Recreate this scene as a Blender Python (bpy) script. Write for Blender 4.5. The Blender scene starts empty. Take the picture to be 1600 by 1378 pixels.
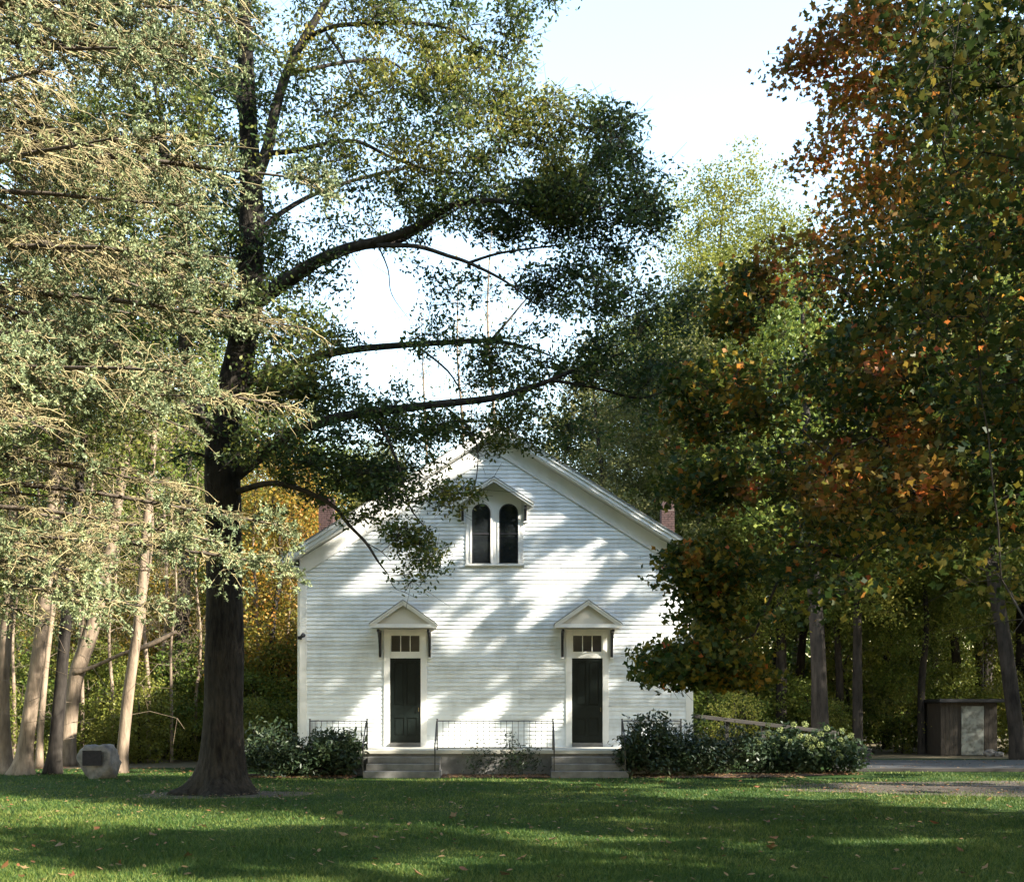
import bpy, math, random
import numpy as np
from mathutils import Vector

# ------------------------------------------------------------------ camera, light, exposure
S = bpy.context.scene
COL = S.collection
F, HZ, EYE = 1700.0, 1112.0, 1.7            # focal length and horizon row of the photograph (1600 px wide), eye height
cam_d = bpy.data.cameras.new('camera'); cam = bpy.data.objects.new('camera', cam_d); COL.objects.link(cam)
cam.location = (0, 0, EYE); cam.rotation_euler = (math.radians(90), 0, 0)
cam_d.sensor_width = 36; cam_d.lens = F / 1600 * 36; cam_d.shift_y = (HZ - 689) / 1600
cam_d.clip_start = .05; cam_d.clip_end = 1500
S.camera = cam
SUN_EL, SUN_ROT = math.radians(31), math.radians(115)     # rotation clockwise from +Y seen from above
TO_SUN = Vector((math.cos(SUN_EL) * math.sin(SUN_ROT), math.cos(SUN_EL) * math.cos(SUN_ROT), math.sin(SUN_EL)))
w = bpy.data.worlds.new('World'); S.world = w; w.use_nodes = True
wn = w.node_tree.nodes; wl = w.node_tree.links
sky = wn.new('ShaderNodeTexSky'); sky.sky_type = 'NISHITA'; sky.sun_disc = False
sky.sun_elevation = SUN_EL; sky.sun_rotation = SUN_ROT; sky.dust_density = .2; sky.air_density = 1.55; sky.ozone_density = .2
wl.new(sky.outputs[0], wn['Background'].inputs[0]); wn['Background'].inputs[1].default_value = 0.12
sd = bpy.data.lights.new('sun', 'SUN'); sun = bpy.data.objects.new('sun', sd); COL.objects.link(sun)
sd.energy = 5; sd.angle = math.radians(.5); sd.color = (1, .93, .79)
sun.rotation_euler = (-TO_SUN).to_track_quat('-Z', 'Y').to_euler(); sun.location = (60, -30, 60)
S.view_settings.view_transform = 'Standard'; S.view_settings.look = 'None'; S.view_settings.gamma = 1
S.view_settings.use_curve_mapping = False; S.view_settings.exposure = 2.3
S.render.engine = 'CYCLES'
S.cycles.max_bounces = 6; S.cycles.diffuse_bounces = 3; S.cycles.transmission_bounces = 4; S.cycles.transparent_max_bounces = 4

R = np.random.default_rng(7)
random.seed(7)

def W(px, py, Y):                            # a point of the place that stands at depth Y behind this pixel of the photograph
    return np.array([(px - 800) * Y / F, Y, EYE + (HZ - py) * Y / F])

# ------------------------------------------------------------------ mesh and object helpers
def link_mesh(name, V, faces, mat=None, parent=None, smooth=False, loc=None):
    """faces: list of (M,k) int arrays"""
    me = bpy.data.meshes.new(name)
    V = np.asarray(V, dtype=np.float32).reshape(-1, 3)
    faces = [np.asarray(f, dtype=np.int32) for f in faces if len(f)]
    tot = np.concatenate([np.full(len(f), f.shape[1], dtype=np.int32) for f in faces])
    idx = np.concatenate([f.ravel() for f in faces])
    me.vertices.add(len(V)); me.vertices.foreach_set('co', V.ravel())
    me.loops.add(len(idx)); me.loops.foreach_set('vertex_index', idx)
    me.polygons.add(len(tot))
    st = np.zeros(len(tot), dtype=np.int32); st[1:] = np.cumsum(tot)[:-1]
    me.polygons.foreach_set('loop_start', st)
    if smooth: me.polygons.foreach_set('use_smooth', np.ones(len(tot), dtype=bool))
    me.update(calc_edges=True)
    if mat: me.materials.append(mat)
    o = bpy.data.objects.new(name, me); COL.objects.link(o)
    if parent is not None: o.parent = parent
    if loc is not None: o.location = loc
    return o

def tag(o, label=None, cat=None, group=None, kind=None):
    if label: o['label'] = label
    if cat: o['category'] = cat
    if group: o['group'] = group
    if kind: o['kind'] = kind
    return o

def empty(name, loc, label, cat, group=None, rz=0):
    o = bpy.data.objects.new(name, None); COL.objects.link(o)
    o.location = loc; o.rotation_euler = (0, 0, rz); o.empty_display_size = .2
    return tag(o, label, cat, group)

def copy_tree(root, loc, rz=0, sc=1.0, label=None, group=None, sz=None):
    r = root.copy(); COL.objects.link(r)
    r.location = loc; r.rotation_euler = (0, 0, rz); r.scale = (sc, sc, sz if sz else sc)
    if label: r['label'] = label
    if group: r['group'] = group
    for ch in list(root.children):
        c = ch.copy(); COL.objects.link(c); c.parent = r
        for g in list(ch.children):
            d = g.copy(); COL.objects.link(d); d.parent = c
    return r

class MB:                                    # mesh builder
    def __init__(s): s.v = []; s.f = []; s.n = 0
    def add(s, vs, fs):
        s.v.extend([tuple(map(float, v)) for v in vs]); s.f.extend([tuple(i + s.n for i in f) for f in fs]); s.n += len(vs)
        return s
    def box(s, x0, x1, y0, y1, z0, z1):
        return s.add([(x0,y0,z0),(x1,y0,z0),(x1,y1,z0),(x0,y1,z0),(x0,y0,z1),(x1,y0,z1),(x1,y1,z1),(x0,y1,z1)],
                     [(0,3,2,1),(4,5,6,7),(0,1,5,4),(1,2,6,5),(2,3,7,6),(3,0,4,7)])
    def prism(s, poly, y0, y1):              # polygon in x,z (counter-clockwise seen from -y) pushed along y
        n = len(poly)
        vs = [(x, y0, z) for x, z in poly] + [(x, y1, z) for x, z in poly]
        fs = [tuple(range(n)), tuple(range(2 * n - 1, n - 1, -1))]
        fs += [(i, i + n, (i + 1) % n + n, (i + 1) % n) for i in range(n)]
        return s.add(vs, fs)
    def prism_x(s, poly, x0, x1):            # polygon in y,z pushed along x
        n = len(poly)
        vs = [(x0, y, z) for y, z in poly] + [(x1, y, z) for y, z in poly]
        fs = [tuple(range(n - 1, -1, -1)), tuple(range(n, 2 * n))]
        fs += [(i, (i + 1) % n, (i + 1) % n + n, i + n) for i in range(n)]
        return s.add(vs, fs)
    def tube(s, pts, rad, k=8, cap=True):
        pts = [np.array(p, float) for p in pts]
        if not hasattr(rad, '__len__'): rad = [rad] * len(pts)
        rings = []; u = None
        for i, p in enumerate(pts):
            t = pts[min(i + 1, len(pts) - 1)] - pts[max(i - 1, 0)]; t = t / (np.linalg.norm(t) + 1e-9)
            if u is None:
                ref = np.array([0, 0, 1.]) if abs(t[2]) < .9 else np.array([1., 0, 0])
                u = np.cross(ref, t)
            u = u - t * np.dot(u, t); u /= np.linalg.norm(u) + 1e-9
            v = np.cross(t, u)
            rings.append([p + rad[i] * (math.cos(a) * u + math.sin(a) * v) for a in [2 * math.pi * j / k for j in range(k)]])
        vs = [q for r in rings for q in r]
        fs = [(i * k + j, i * k + (j + 1) % k, (i + 1) * k + (j + 1) % k, (i + 1) * k + j) for i in range(len(pts) - 1) for j in range(k)]
        if cap: fs += [tuple(range(k - 1, -1, -1)), tuple((len(pts) - 1) * k + j for j in range(k))]
        return s.add(vs, fs)
    def build(s, name, mat=None, parent=None, smooth=False, bevel=0, loc=None):
        me = bpy.data.meshes.new(name); me.from_pydata(s.v, [], s.f)
        if smooth:
            me.polygons.foreach_set('use_smooth', np.ones(len(me.polygons), dtype=bool))
        me.update()
        if mat: me.materials.append(mat)
        o = bpy.data.objects.new(name, me); COL.objects.link(o)
        if parent is not None: o.parent = parent
        if loc is not None: o.location = loc
        if bevel:
            m = o.modifiers.new('bevel', 'BEVEL'); m.width = bevel; m.segments = 2; m.limit_method = 'ANGLE'
        return o

def Box(name, x0, x1, y0, y1, z0, z1, mat, parent, bevel=0):
    return MB().box(x0, x1, y0, y1, z0, z1).build(name, mat, parent, bevel=bevel)

# ------------------------------------------------------------------ materials
def mat_new(name):
    m = bpy.data.materials.new(name); m.use_nodes = True
    nt = m.node_tree; b = nt.nodes['Principled BSDF']
    return m, nt, b
def ramp(nt, stops, fac):
    r = nt.nodes.new('ShaderNodeValToRGB')
    while len(r.color_ramp.elements) > 1: r.color_ramp.elements.remove(r.color_ramp.elements[-1])
    r.color_ramp.elements[0].position = stops[0][0]; r.color_ramp.elements[0].color = (*stops[0][1], 1)
    for p, c in stops[1:]:
        e = r.color_ramp.elements.new(p); e.color = (*c, 1)
    nt.links.new(fac, r.inputs[0]); return r.outputs[0]
def math_n(nt, op, a, b=None):
    m = nt.nodes.new('ShaderNodeMath'); m.operation = op
    for i, x in enumerate((a, b)):
        if x is None: continue
        if isinstance(x, (int, float)): m.inputs[i].default_value = x
        else: nt.links.new(x, m.inputs[i])
    return m.outputs[0]
def noise(nt, scale, detail=4, rough=.55, coord='Object', stretch=None):
    tc = nt.nodes.new('ShaderNodeTexCoord'); n = nt.nodes.new('ShaderNodeTexNoise')
    n.inputs['Scale'].default_value = scale; n.inputs['Detail'].default_value = detail; n.inputs['Roughness'].default_value = rough
    if coord == 'World':
        src = nt.nodes.new('ShaderNodeNewGeometry').outputs['Position']
    else: src = tc.outputs[coord]
    if stretch:
        mp = nt.nodes.new('ShaderNodeMapping'); mp.inputs['Scale'].default_value = stretch
        nt.links.new(src, mp.inputs[0]); src = mp.outputs[0]
    nt.links.new(src, n.inputs['Vector'])
    return n.outputs[0]
def bump(nt, b, h, strength=.3, dist=.02):
    bp = nt.nodes.new('ShaderNodeBump'); bp.inputs['Strength'].default_value = strength; bp.inputs['Distance'].default_value = dist
    nt.links.new(h, bp.inputs['Height']); nt.links.new(bp.outputs[0], b.inputs['Normal'])
def simple(name, c0, c1, scale=6, rough=.6, detail=5, bumpv=0, bdist=.01, metal=0, spec=.4, stretch=None, coord='World', lo=.3, hi=.7):
    m, nt, b = mat_new(name)
    n = noise(nt, scale, detail, coord=coord, stretch=stretch)
    nt.links.new(ramp(nt, [(lo, c0), (hi, c1)], n), b.inputs['Base Color'])
    b.inputs['Roughness'].default_value = rough; b.inputs['Metallic'].default_value = metal
    b.inputs['Specular IOR Level'].default_value = spec
    if bumpv: bump(nt, b, n, bumpv, bdist)
    return m

def leaf_mat(name, stops, trans=.35, nscale=.5, wi=.5, wn_=.5, wo=0.0, tint=None, rough=.5, spec=.25):
    """colour from a random number per leaf, a noise through the crown and a random number per tree"""
    m, nt, b = mat_new(name)
    g = nt.nodes.new('ShaderNodeNewGeometry')
    f = math_n(nt, 'MULTIPLY', g.outputs['Random Per Island'], wi)
    nn = math_n(nt, 'MULTIPLY', math_n(nt, 'SUBTRACT', math_n(nt, 'MULTIPLY', noise(nt, nscale, 2, coord='World'), 1.8), .4), wn_)
    f = math_n(nt, 'ADD', f, nn)
    if wo:
        oi = nt.nodes.new('ShaderNodeObjectInfo')
        f = math_n(nt, 'ADD', f, math_n(nt, 'MULTIPLY', oi.outputs['Random'], wo))
    col = ramp(nt, stops, f)
    if tint:
        at = nt.nodes.new('ShaderNodeAttribute'); at.attribute_name = 'tint'
        mx = nt.nodes.new('ShaderNodeMix'); mx.data_type = 'RGBA'
        nt.links.new(at.outputs['Fac'], mx.inputs['Factor'])
        nt.links.new(col, mx.inputs['A']); nt.links.new(ramp(nt, tint, g.outputs['Random Per Island']), mx.inputs['B'])
        col = mx.outputs['Result']
    nt.links.new(col, b.inputs['Base Color'])
    b.inputs['Roughness'].default_value = rough; b.inputs['Specular IOR Level'].default_value = spec
    tr = nt.nodes.new('ShaderNodeBsdfTranslucent'); nt.links.new(col, tr.inputs[0])
    ms = nt.nodes.new('ShaderNodeMixShader'); ms.inputs[0].default_value = trans
    nt.links.new(b.outputs[0], ms.inputs[1]); nt.links.new(tr.outputs[0], ms.inputs[2])
    nt.links.new(ms.outputs[0], nt.nodes['Material Output'].inputs[0])
    return m

def bark_mat(name, c0, c1, scale=7, strength=.8, dist=.03, moss=None):
    m, nt, b = mat_new(name)
    n1 = noise(nt, scale, 6, .65, 'World', (1, 1, .22)); n2 = noise(nt, 1.3, 3, .5, 'World')
    f = math_n(nt, 'ADD', math_n(nt, 'MULTIPLY', n1, .7), math_n(nt, 'MULTIPLY', n2, .3))
    col = ramp(nt, [(.36, c0), (.64, c1)], f)
    nt.links.new(col, b.inputs['Base Color']); b.inputs['Roughness'].default_value = .9; b.inputs['Specular IOR Level'].default_value = .1
    bump(nt, b, n1, strength, dist)
    return m

M = {}
def paint(name, c, dirt, rough=.5):
    m, nt, b = mat_new(name)
    n = noise(nt, 2.5, 6, .6, 'World', (1, 1, .5)); oi = nt.nodes.new('ShaderNodeObjectInfo')
    f = math_n(nt, 'ADD', n, math_n(nt, 'MULTIPLY', math_n(nt, 'SUBTRACT', oi.outputs['Random'], .5), .28))
    nt.links.new(ramp(nt, [(.30, dirt), (.56, c), (1, c)], f), b.inputs['Base Color'])
    b.inputs['Roughness'].default_value = rough; b.inputs['Specular IOR Level'].default_value = .3
    bump(nt, b, noise(nt, 30, 4, .6, 'World', (.15, 1, 1)), .12, .004)
    return m
M['white'] = paint('white_paint', (.77, .80, .82), (.60, .62, .62))
M['trim'] = paint('trim_paint', (.80, .79, .77), (.70, .69, .66), .4)
M['cream'] = paint('hood_lining', (.62, .59, .52), (.5, .47, .4))
M['door'] = simple('dark_green_door_paint', (.003, .006, .006), (.006, .010, .009), 9, .45, spec=.2)
M['black'] = simple('black_iron', (.008, .008, .010), (.02, .02, .022), 20, .4, spec=.5)
M['darkwood'] = simple('dark_bracket_paint', (.012, .011, .016), (.02, .02, .024), 12, .45)
M['concrete'] = simple('grey_concrete', (.09, .087, .083), (.17, .165, .158), 3.5, .85, 8, .25, .01)
M['slab'] = simple('porch_paint', (.30, .29, .25), (.42, .40, .35), 2.2, .7, 8, .15, .006)
M['roof'] = simple('grey_roof_shingle', (.12, .12, .12), (.24, .24, .23), 14, .9, 6, .5, .02)
M['brick'] = simple('old_red_brick', (.035, .020, .019), (.075, .04, .036), 9, .9, 5, .4, .01)
M['mortar'] = simple('mortar', (.09, .075, .065), (.14, .12, .10), 15, .95)
M['stone'] = simple('weathered_granite', (.05, .048, .05), (.23, .21, .19), 4, .9, 10, 1.0, .05)
M['bronze'] = simple('dark_bronze', (.014, .013, .017), (.028, .025, .030), 14, .65, spec=.2)
M['dirt'] = simple('bare_dirt', (.030, .021, .015), (.07, .05, .033), 5, .95, 8, .6, .03)
M['mulch'] = simple('bark_mulch', (.025, .014, .011), (.08, .04, .025), 18, .95, 8, .9, .03)
M['asphalt'] = simple('old_asphalt', (.026, .026, .028), (.05, .05, .052), 6, .9, 10, .4, .01)
M['timber'] = simple('weathered_timber', (.014, .012, .011), (.034, .030, .026), 5, .85, 6, .4, .01, stretch=(.3, 3, 3))
M['shedwall'] = simple('brown_shed_boards', (.026, .020, .015), (.05, .04, .03), 6, .9, 6, .3, .01, stretch=(3, 3, .4))
M['sheddoor'] = simple('peeling_pale_door', (.08, .078, .065), (.20, .205, .18), 4, .7, 7, .2, .005, lo=.38, hi=.56)
M['plastic'] = simple('dark_plastic', (.012, .012, .016), (.022, .022, .028), 10, .5)
M['brass'] = simple('worn_brass', (.16, .12, .05), (.28, .21, .09), 20, .35, metal=.9)
m, nt, b = mat_new('dark_glass'); M['glass'] = m
b.inputs['Base Color'].default_value = (.012, .014, .016, 1); b.inputs['Roughness'].default_value = .04; b.inputs['Specular IOR Level'].default_value = .6
bump(nt, b, noise(nt, 1.6, 2, .5, 'World'), .12, .02)
m, nt, b = mat_new('transom_glass'); M['glass_dark'] = m
b.inputs['Base Color'].default_value = (.008, .007, .009, 1); b.inputs['Roughness'].default_value = .15; b.inputs['Specular IOR Level'].default_value = .25

M['oakbark'] = bark_mat('oak_bark', (.008, .0065, .006), (.040, .034, .027), 11, 1.0, .09)
M['limbbark'] = bark_mat('limb_bark', (.022, .018, .015), (.07, .06, .05), 9, .8, .03)
M['palebark'] = bark_mat('pale_bark', (.10, .075, .055), (.27, .205, .15), 8, .7, .03)
M['greybark'] = bark_mat('grey_bark', (.013, .011, .010), (.048, .041, .035), 7, .8, .03)
M['sprucetwig'] = simple('straw_twigs', (.09, .068, .034), (.34, .28, .14), 2.2, .85, 3, lo=.25, hi=.75)
M['sprucebark'] = bark_mat('spruce_bark', (.05, .04, .032), (.13, .105, .085), 12, .7, .02)

M['oakleaf'] = leaf_mat('oak_leaves', [(0, (.022, .046, .020)), (.4, (.040, .072, .024)), (.62, (.085, .115, .026)), (.9, (.19, .18, .035))], .42, .35, .5, .5, tint=[(0, (.11, .13, .02)), (.6, (.22, .20, .03)), (1, (.30, .22, .04))])
M['mapleleaf'] = leaf_mat('maple_leaves', [(0, (.014, .034, .010)), (.36, (.032, .058, .013)), (.62, (.075, .09, .016)), (.80, (.22, .17, .022)), (1.0, (.34, .17, .022))], .54, .45, .55, .45,
                          tint=[(0, (.20, .16, .025)), (.3, (.42, .20, .03)), (.7, (.50, .16, .035)), (1, (.45, .08, .035))])
M['goldleaf'] = leaf_mat('yellowing_leaves', [(0, (.018, .036, .010)), (.5, (.04, .055, .012)), (.78, (.13, .10, .018)), (.95, (.28, .14, .025)), (1.1, (.32, .09, .02))], .45, .5, .6, .4, spec=.08, rough=.7)
M['needle'] = leaf_mat('spruce_needles', [(0, (.060, .095, .052)), (.42, (.17, .21, .11)), (1, (.40, .41, .19))], .2, .6, .45, .55)
M['bggreen'] = leaf_mat('woodland_green_leaves', [(0, (.032, .060, .014)), (.45, (.08, .12, .02)), (.75, (.18, .20, .035)), (1, (.28, .25, .05))], .42, .3, .4, .4, .35)
M['bgyellow'] = leaf_mat('woodland_yellow_leaves', [(0, (.07, .095, .018)), (.5, (.16, .175, .03)), (1, (.28, .24, .05))], .42, .3, .5, .5)
M['bgorange'] = leaf_mat('woodland_orange_leaves', [(0, (.05, .075, .015)), (.45, (.13, .13, .02)), (.7, (.27, .18, .025)), (.95, (.34, .14, .025))], .42, .5, .5, .5, .15)
M['bgolive'] = leaf_mat('woodland_olive_leaves', [(0, (.05, .06, .022)), (.5, (.11, .115, .035)), (1, (.20, .17, .06))], .4, .3, .5, .5, .1)
M['rhodo'] = leaf_mat('rhododendron_leaves', [(0, (.010, .022, .011)), (.6, (.024, .040, .017)), (1, (.05, .06, .022))], .15, 1.0, .6, .4, rough=.42, spec=.3)
M['hydleaf'] = leaf_mat('hydrangea_leaves', [(0, (.012, .026, .014)), (.6, (.026, .046, .02)), (1, (.05, .065, .022))], .3, 1.0, .6, .4)
M['bloom'] = leaf_mat('hydrangea_blooms', [(0, (.13, .17, .055)), (.6, (.24, .28, .10)), (1, (.33, .34, .15))], .25, 2, .7, .3)
M['deadleaf'] = leaf_mat('fallen_leaves', [(0, (.06, .03, .018)), (.45, (.13, .07, .032)), (.75, (.22, .15, .07)), (1, (.17, .06, .028))], .15, 3, .6, .4, .5)
M['grass'] = leaf_mat('grass_blades', [(0, (.013, .040, .007)), (.42, (.034, .076, .012)), (.76, (.13, .155, .03)), (1.02, (.34, .29, .11))], .25, .35, .5, .5, rough=.6)
def lawn_mat():
    m, nt, b = mat_new('lawn_turf')
    n1 = noise(nt, .5, 4, .6, 'World'); n2 = noise(nt, 40, 6, .7, 'World')
    f = math_n(nt, 'ADD', math_n(nt, 'MULTIPLY', n1, .5), math_n(nt, 'MULTIPLY', n2, .5))
    nt.links.new(ramp(nt, [(.3, (.009, .023, .005)), (.54, (.02, .044, .008)), (.68, (.05, .06, .018)), (.78, (.09, .078, .036))], f), b.inputs['Base Color'])
    b.inputs['Roughness'].default_value = .95; b.inputs['Specular IOR Level'].default_value = .1
    bump(nt, b, n2, .8, .03); return m
M['lawn'] = lawn_mat()
M['forestfloor'] = simple('leaf_strewn_forest_floor', (.045, .036, .02), (.11, .085, .04), 6, .95, 8, .8, .04)

# ------------------------------------------------------------------ leaves and branches (numpy)
def rot_frames(N, rng, up=.6, out=None):
    n = rng.normal(size=(N, 3)); n /= np.linalg.norm(n, axis=1)[:, None]
    n[:, 2] += up
    n /= np.linalg.norm(n, axis=1)[:, None] + 1e-9
    a = rng.normal(size=(N, 3)); u = np.cross(a, n); u /= np.linalg.norm(u, axis=1)[:, None] + 1e-9
    return u, np.cross(n, u), n

OAK_T = (np.array([[0,-.5,0],[.17,-.2,.03],[.26,.12,.02],[.12,.42,-.02],[0,.5,-.06],[-.15,.40,-.02],[-.24,.08,.02],[-.16,-.22,.03]]),
         [np.array([[0,1,2,3,4,5,6,7]])])
DIA_T = (np.array([[0,-.5,0],[.30,-.02,.05],[0,.5,-.05],[-.30,.02,.05]]), [np.array([[0,1,2,3]])])
LAN_T = (np.array([[0,-.5,0],[.16,-.1,.03],[.12,.25,0],[0,.5,-.06],[-.12,.25,0],[-.16,-.1,.03]]), [np.array([[0,1,2,3,4,5]])])
LAN5_T = (np.array([[0,-.5,0],[.24,-.08,.03],[.13,.42,-.03],[-.13,.42,-.05],[-.24,-.02,.03]]), [np.array([[0,1,2,3,4]])])
def _maple():
    ang = [-90,-62,-20,-2,18,48,66,90,114,132,162,182,200,242]
    rad = [.30,.34,.48,.30,.52,.30,.36,.62,.36,.30,.52,.30,.48,.34]
    v = [[0, 0, .05]] + [[r * math.cos(math.radians(a)), r * math.sin(math.radians(a)), -.06 * r] for a, r in zip(ang, rad)]
    n = len(ang)
    return (np.array(v), [np.array([[0, 1 + i, 1 + (i + 1) % n] for i in range(n)])])
MAP_T = _maple()
def _maple_lo():                              # three pointed lobes and a stalk end
    ang = [-90,5,42,90,138,175]; rad = [.42,.56,.30,.62,.30,.56]
    v = [[r * math.cos(math.radians(a)), r * math.sin(math.radians(a)), -.16 * r * r] for a, r in zip(ang, rad)]
    return (np.array(v), [np.array([list(range(len(ang)))])])
MAPLO_T = _maple_lo()

def leaves(name, P, size, T, mat, parent, rng, up=.6, tint=None, kind=None):
    N = len(P); tv, tf = T; k = len(tv)
    u, v, n = rot_frames(N, rng, up)
    size = np.broadcast_to(np.asarray(size, float), (N,)) * rng.uniform(.7, 1.25, N)
    V = P[:, None, :] + size[:, None, None] * (tv[None, :, 0:1] * u[:, None, :] + tv[None, :, 1:2] * v[:, None, :] + tv[None, :, 2:3] * n[:, None, :])
    off = (np.arange(N) * k)[:, None, None]
    faces = [(f[None] + off).reshape(-1, f.shape[1]) for f in tf]
    o = link_mesh(name, V.reshape(-1, 3), faces, mat, parent)
    if tint is not None:
        a = o.data.attributes.new('tint', 'FLOAT', 'POINT'); a.data.foreach_set('value', np.repeat(tint, k).astype(np.float32))
    if kind: o['kind'] = kind
    return o

def frusta(p0, p1, r0, r1, k):
    t = p1 - p0; L = np.linalg.norm(t, axis=1)[:, None] + 1e-9; t = t / L
    ref = np.where(np.abs(t[:, 2:3]) < .9, np.array([[0, 0, 1.]]), np.array([[1., 0, 0]]))
    u = np.cross(ref, t); u /= np.linalg.norm(u, axis=1)[:, None] + 1e-9
    v = np.cross(t, u); p1 = p1 + t * r1[:, None] * .4
    a = np.arange(k) * 2 * np.pi / k
    ring = np.cos(a)[None, :, None] * u[:, None, :] + np.sin(a)[None, :, None] * v[:, None, :]
    A = p0[:, None, :] + r0[:, None, None] * ring; B = p1[:, None, :] + r1[:, None, None] * ring
    N = len(p0); V = np.concatenate([A, B], axis=1).reshape(-1, 3)
    j = np.arange(k); q = np.stack([j, (j + 1) % k, (j + 1) % k + k, j + k], axis=1)
    Fc = (q[None] + (np.arange(N) * 2 * k)[:, None, None]).reshape(-1, 4)
    return V, Fc

def branches(name, P, par, rad, mat, parent, mask=None, extra=None):
    i = np.nonzero(par >= 0)[0]
    if mask is not None: i = i[mask[i]]
    Vs, Fs, n = [], [], 0
    groups = [(i[rad[i] > .05], 7), (i[(rad[i] <= .05) & (rad[i] > .015)], 5), (i[rad[i] <= .015], 3)]
    for g, k in groups:
        if not len(g): continue
        pr = par[g]
        V, Fc = frusta(P[pr], P[g], np.minimum(rad[pr], rad[g] * 1.5), rad[g], k)
        Vs.append(V); Fs.append(Fc + n); n += len(V)
    if extra is not None:
        V, Fc = frusta(extra[0], extra[1], np.full(len(extra[0]), extra[2]), np.full(len(extra[0]), extra[2] * .6), 3)
        Vs.append(V); Fs.append(Fc + n)
    return link_mesh(name, np.concatenate(Vs), Fs, mat, parent, smooth=True)

def grow(P0, par0, att, rng, step=.5, wl_=.25, lift=.12, jit=.08):
    """join every attractor to the nearest suitable point of the skeleton with a curved branch"""
    n0 = len(P0); cap = n0 + int(len(att) * 14) + 500
    P = np.zeros((cap, 3)); par = np.full(cap, -1, int); L = np.zeros(cap)
    P[:n0] = P0; par[:n0] = par0
    for i in range(n0):
        if par[i] >= 0: L[i] = L[par[i]] + np.linalg.norm(P[i] - P[par[i]])
    n = n0; tips = []
    d0 = np.min(np.linalg.norm(att[:, None, :] - P0[None, ::max(1, n0 // 120)], axis=2), axis=1)
    for a in att[np.argsort(d0)]:
        d = np.linalg.norm(P[:n] - a, axis=1)
        i = int(np.argmin(d + wl_ * L[:n] + .35 * np.maximum(0, P[:n, 2] - a[2])))
        D = d[i]; m = min(12, max(1, int(round(D / step)))); p0 = P[i]
        dr = p0 - P[par[i]] if par[i] >= 0 else np.array([0, 0, 1.]); dr = dr / (np.linalg.norm(dr) + 1e-9)
        ctrl = p0 + dr * .28 * D + (a - p0) * .3 + np.array([0, 0, lift * D]) + rng.normal(size=3) * jit * D
        prev = i
        for k in range(1, m + 1):
            t = k / m
            q = (1 - t) ** 2 * p0 + 2 * t * (1 - t) * ctrl + t * t * a + (rng.normal(size=3) * .03 * min(1, D) if k < m else 0)
            if n >= cap: break
            P[n] = q; par[n] = prev; L[n] = L[prev] + np.linalg.norm(q - P[prev]); prev = n; n += 1
        tips.append(prev)
    return P[:n], par[:n], np.array(tips), n0

def pipe(par, r0=.004, p=2.3):
    n = len(par); acc = np.zeros(n); has = np.zeros(n, bool)
    has[par[par >= 0]] = True; acc[~has] = 1
    for i in range(n - 1, -1, -1):
        if par[i] >= 0: acc[par[i]] += acc[i]
    return r0 * acc ** (1 / p)

def catmull(pts, per=6):
    pts = np.array(pts, float); out = []
    n = len(pts); g = lambda i: pts[max(0, min(n - 1, i))]
    for i in range(n - 1):
        a, b, c, d = g(i - 1), g(i), g(i + 1), g(i + 2)
        for k in range(per):
            t = k / per
            out.append(.5 * ((2 * b) + (-a + c) * t + (2 * a - 5 * b + 4 * c - d) * t * t + (-a + 3 * b - 3 * c + d) * t ** 3))
    out.append(pts[-1]); return np.array(out)

def bark_tube(pts4, k=14, per=6, wob=.0, rng=R, flare=None):
    """pts4: x,y,z,r rows -> MB tube with an uneven surface"""
    c = catmull(pts4, per); mb = MB(); mb.tube(c[:, :3], c[:, 3], k)
    if wob:
        V = np.array(mb.v); ctr = np.repeat(c[:, :3], k, axis=0); rr = np.repeat(c[:, 3], k)
        ph = rng.uniform(0, 6.28, 5); an = np.tile(np.arange(k) / k * 2 * np.pi, len(c)); z = ctr[:, 2]
        s = 1 + wob * (np.sin(3 * an + ph[0] + z * .7) * .5 + np.sin(5 * an + ph[1] - z * 1.3) * .35 + np.sin(2 * an + ph[2] + z * 2.2) * .4 + rng.normal(size=len(an)) * .15)
        if flare is not None: s *= 1 + flare(an, z)
        V = ctr + (V - ctr) * s[:, None]; mb.v = [tuple(v) for v in V]
    return mb, c

# ------------------------------------------------------------------ ground
def grid_sheet(name, x0, x1, y0, y1, z, mat, nx=2, ny=2, kind='structure', fz=None):
    xs = np.linspace(x0, x1, nx); ys = np.linspace(y0, y1, ny)
    X, Y = np.meshgrid(xs, ys); Z = np.full_like(X, z) if fz is None else fz(X, Y) + z
    V = np.stack([X, Y, Z], -1).reshape(-1, 3)
    i = (np.arange(ny - 1)[:, None] * nx + np.arange(nx - 1)[None]).ravel()
    o = link_mesh(name, V, [np.stack([i, i + 1, i + 1 + nx, i + nx], 1)], mat, smooth=True); o['kind'] = kind
    return o
def blob_sheet(name, cx, cy, rx, ry, z, mat, seed=0, n=48, amp=.14):
    rg = np.random.default_rng(seed); ph = rg.uniform(0, 6.28, 4)
    V = [(cx, cy, z)]
    for i in range(n):
        a = 2 * math.pi * i / n
        r = 1 + amp * (math.sin(2 * a + ph[0]) * .5 + math.sin(3 * a + ph[1]) * .5 + math.sin(5 * a + ph[2]) * .35 + math.sin(9 * a + ph[3]) * .25)
        V.append((cx + rx * r * math.cos(a), cy + ry * r * math.sin(a), z))
    o = link_mesh(name, V, [np.array([[0, 1 + i, 1 + (i + 1) % n] for i in range(n)])], mat); o['kind'] = 'structure'
    return o
grid_sheet('ground', -600, 600, -300, 900, -.012, M['forestfloor'])
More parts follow.
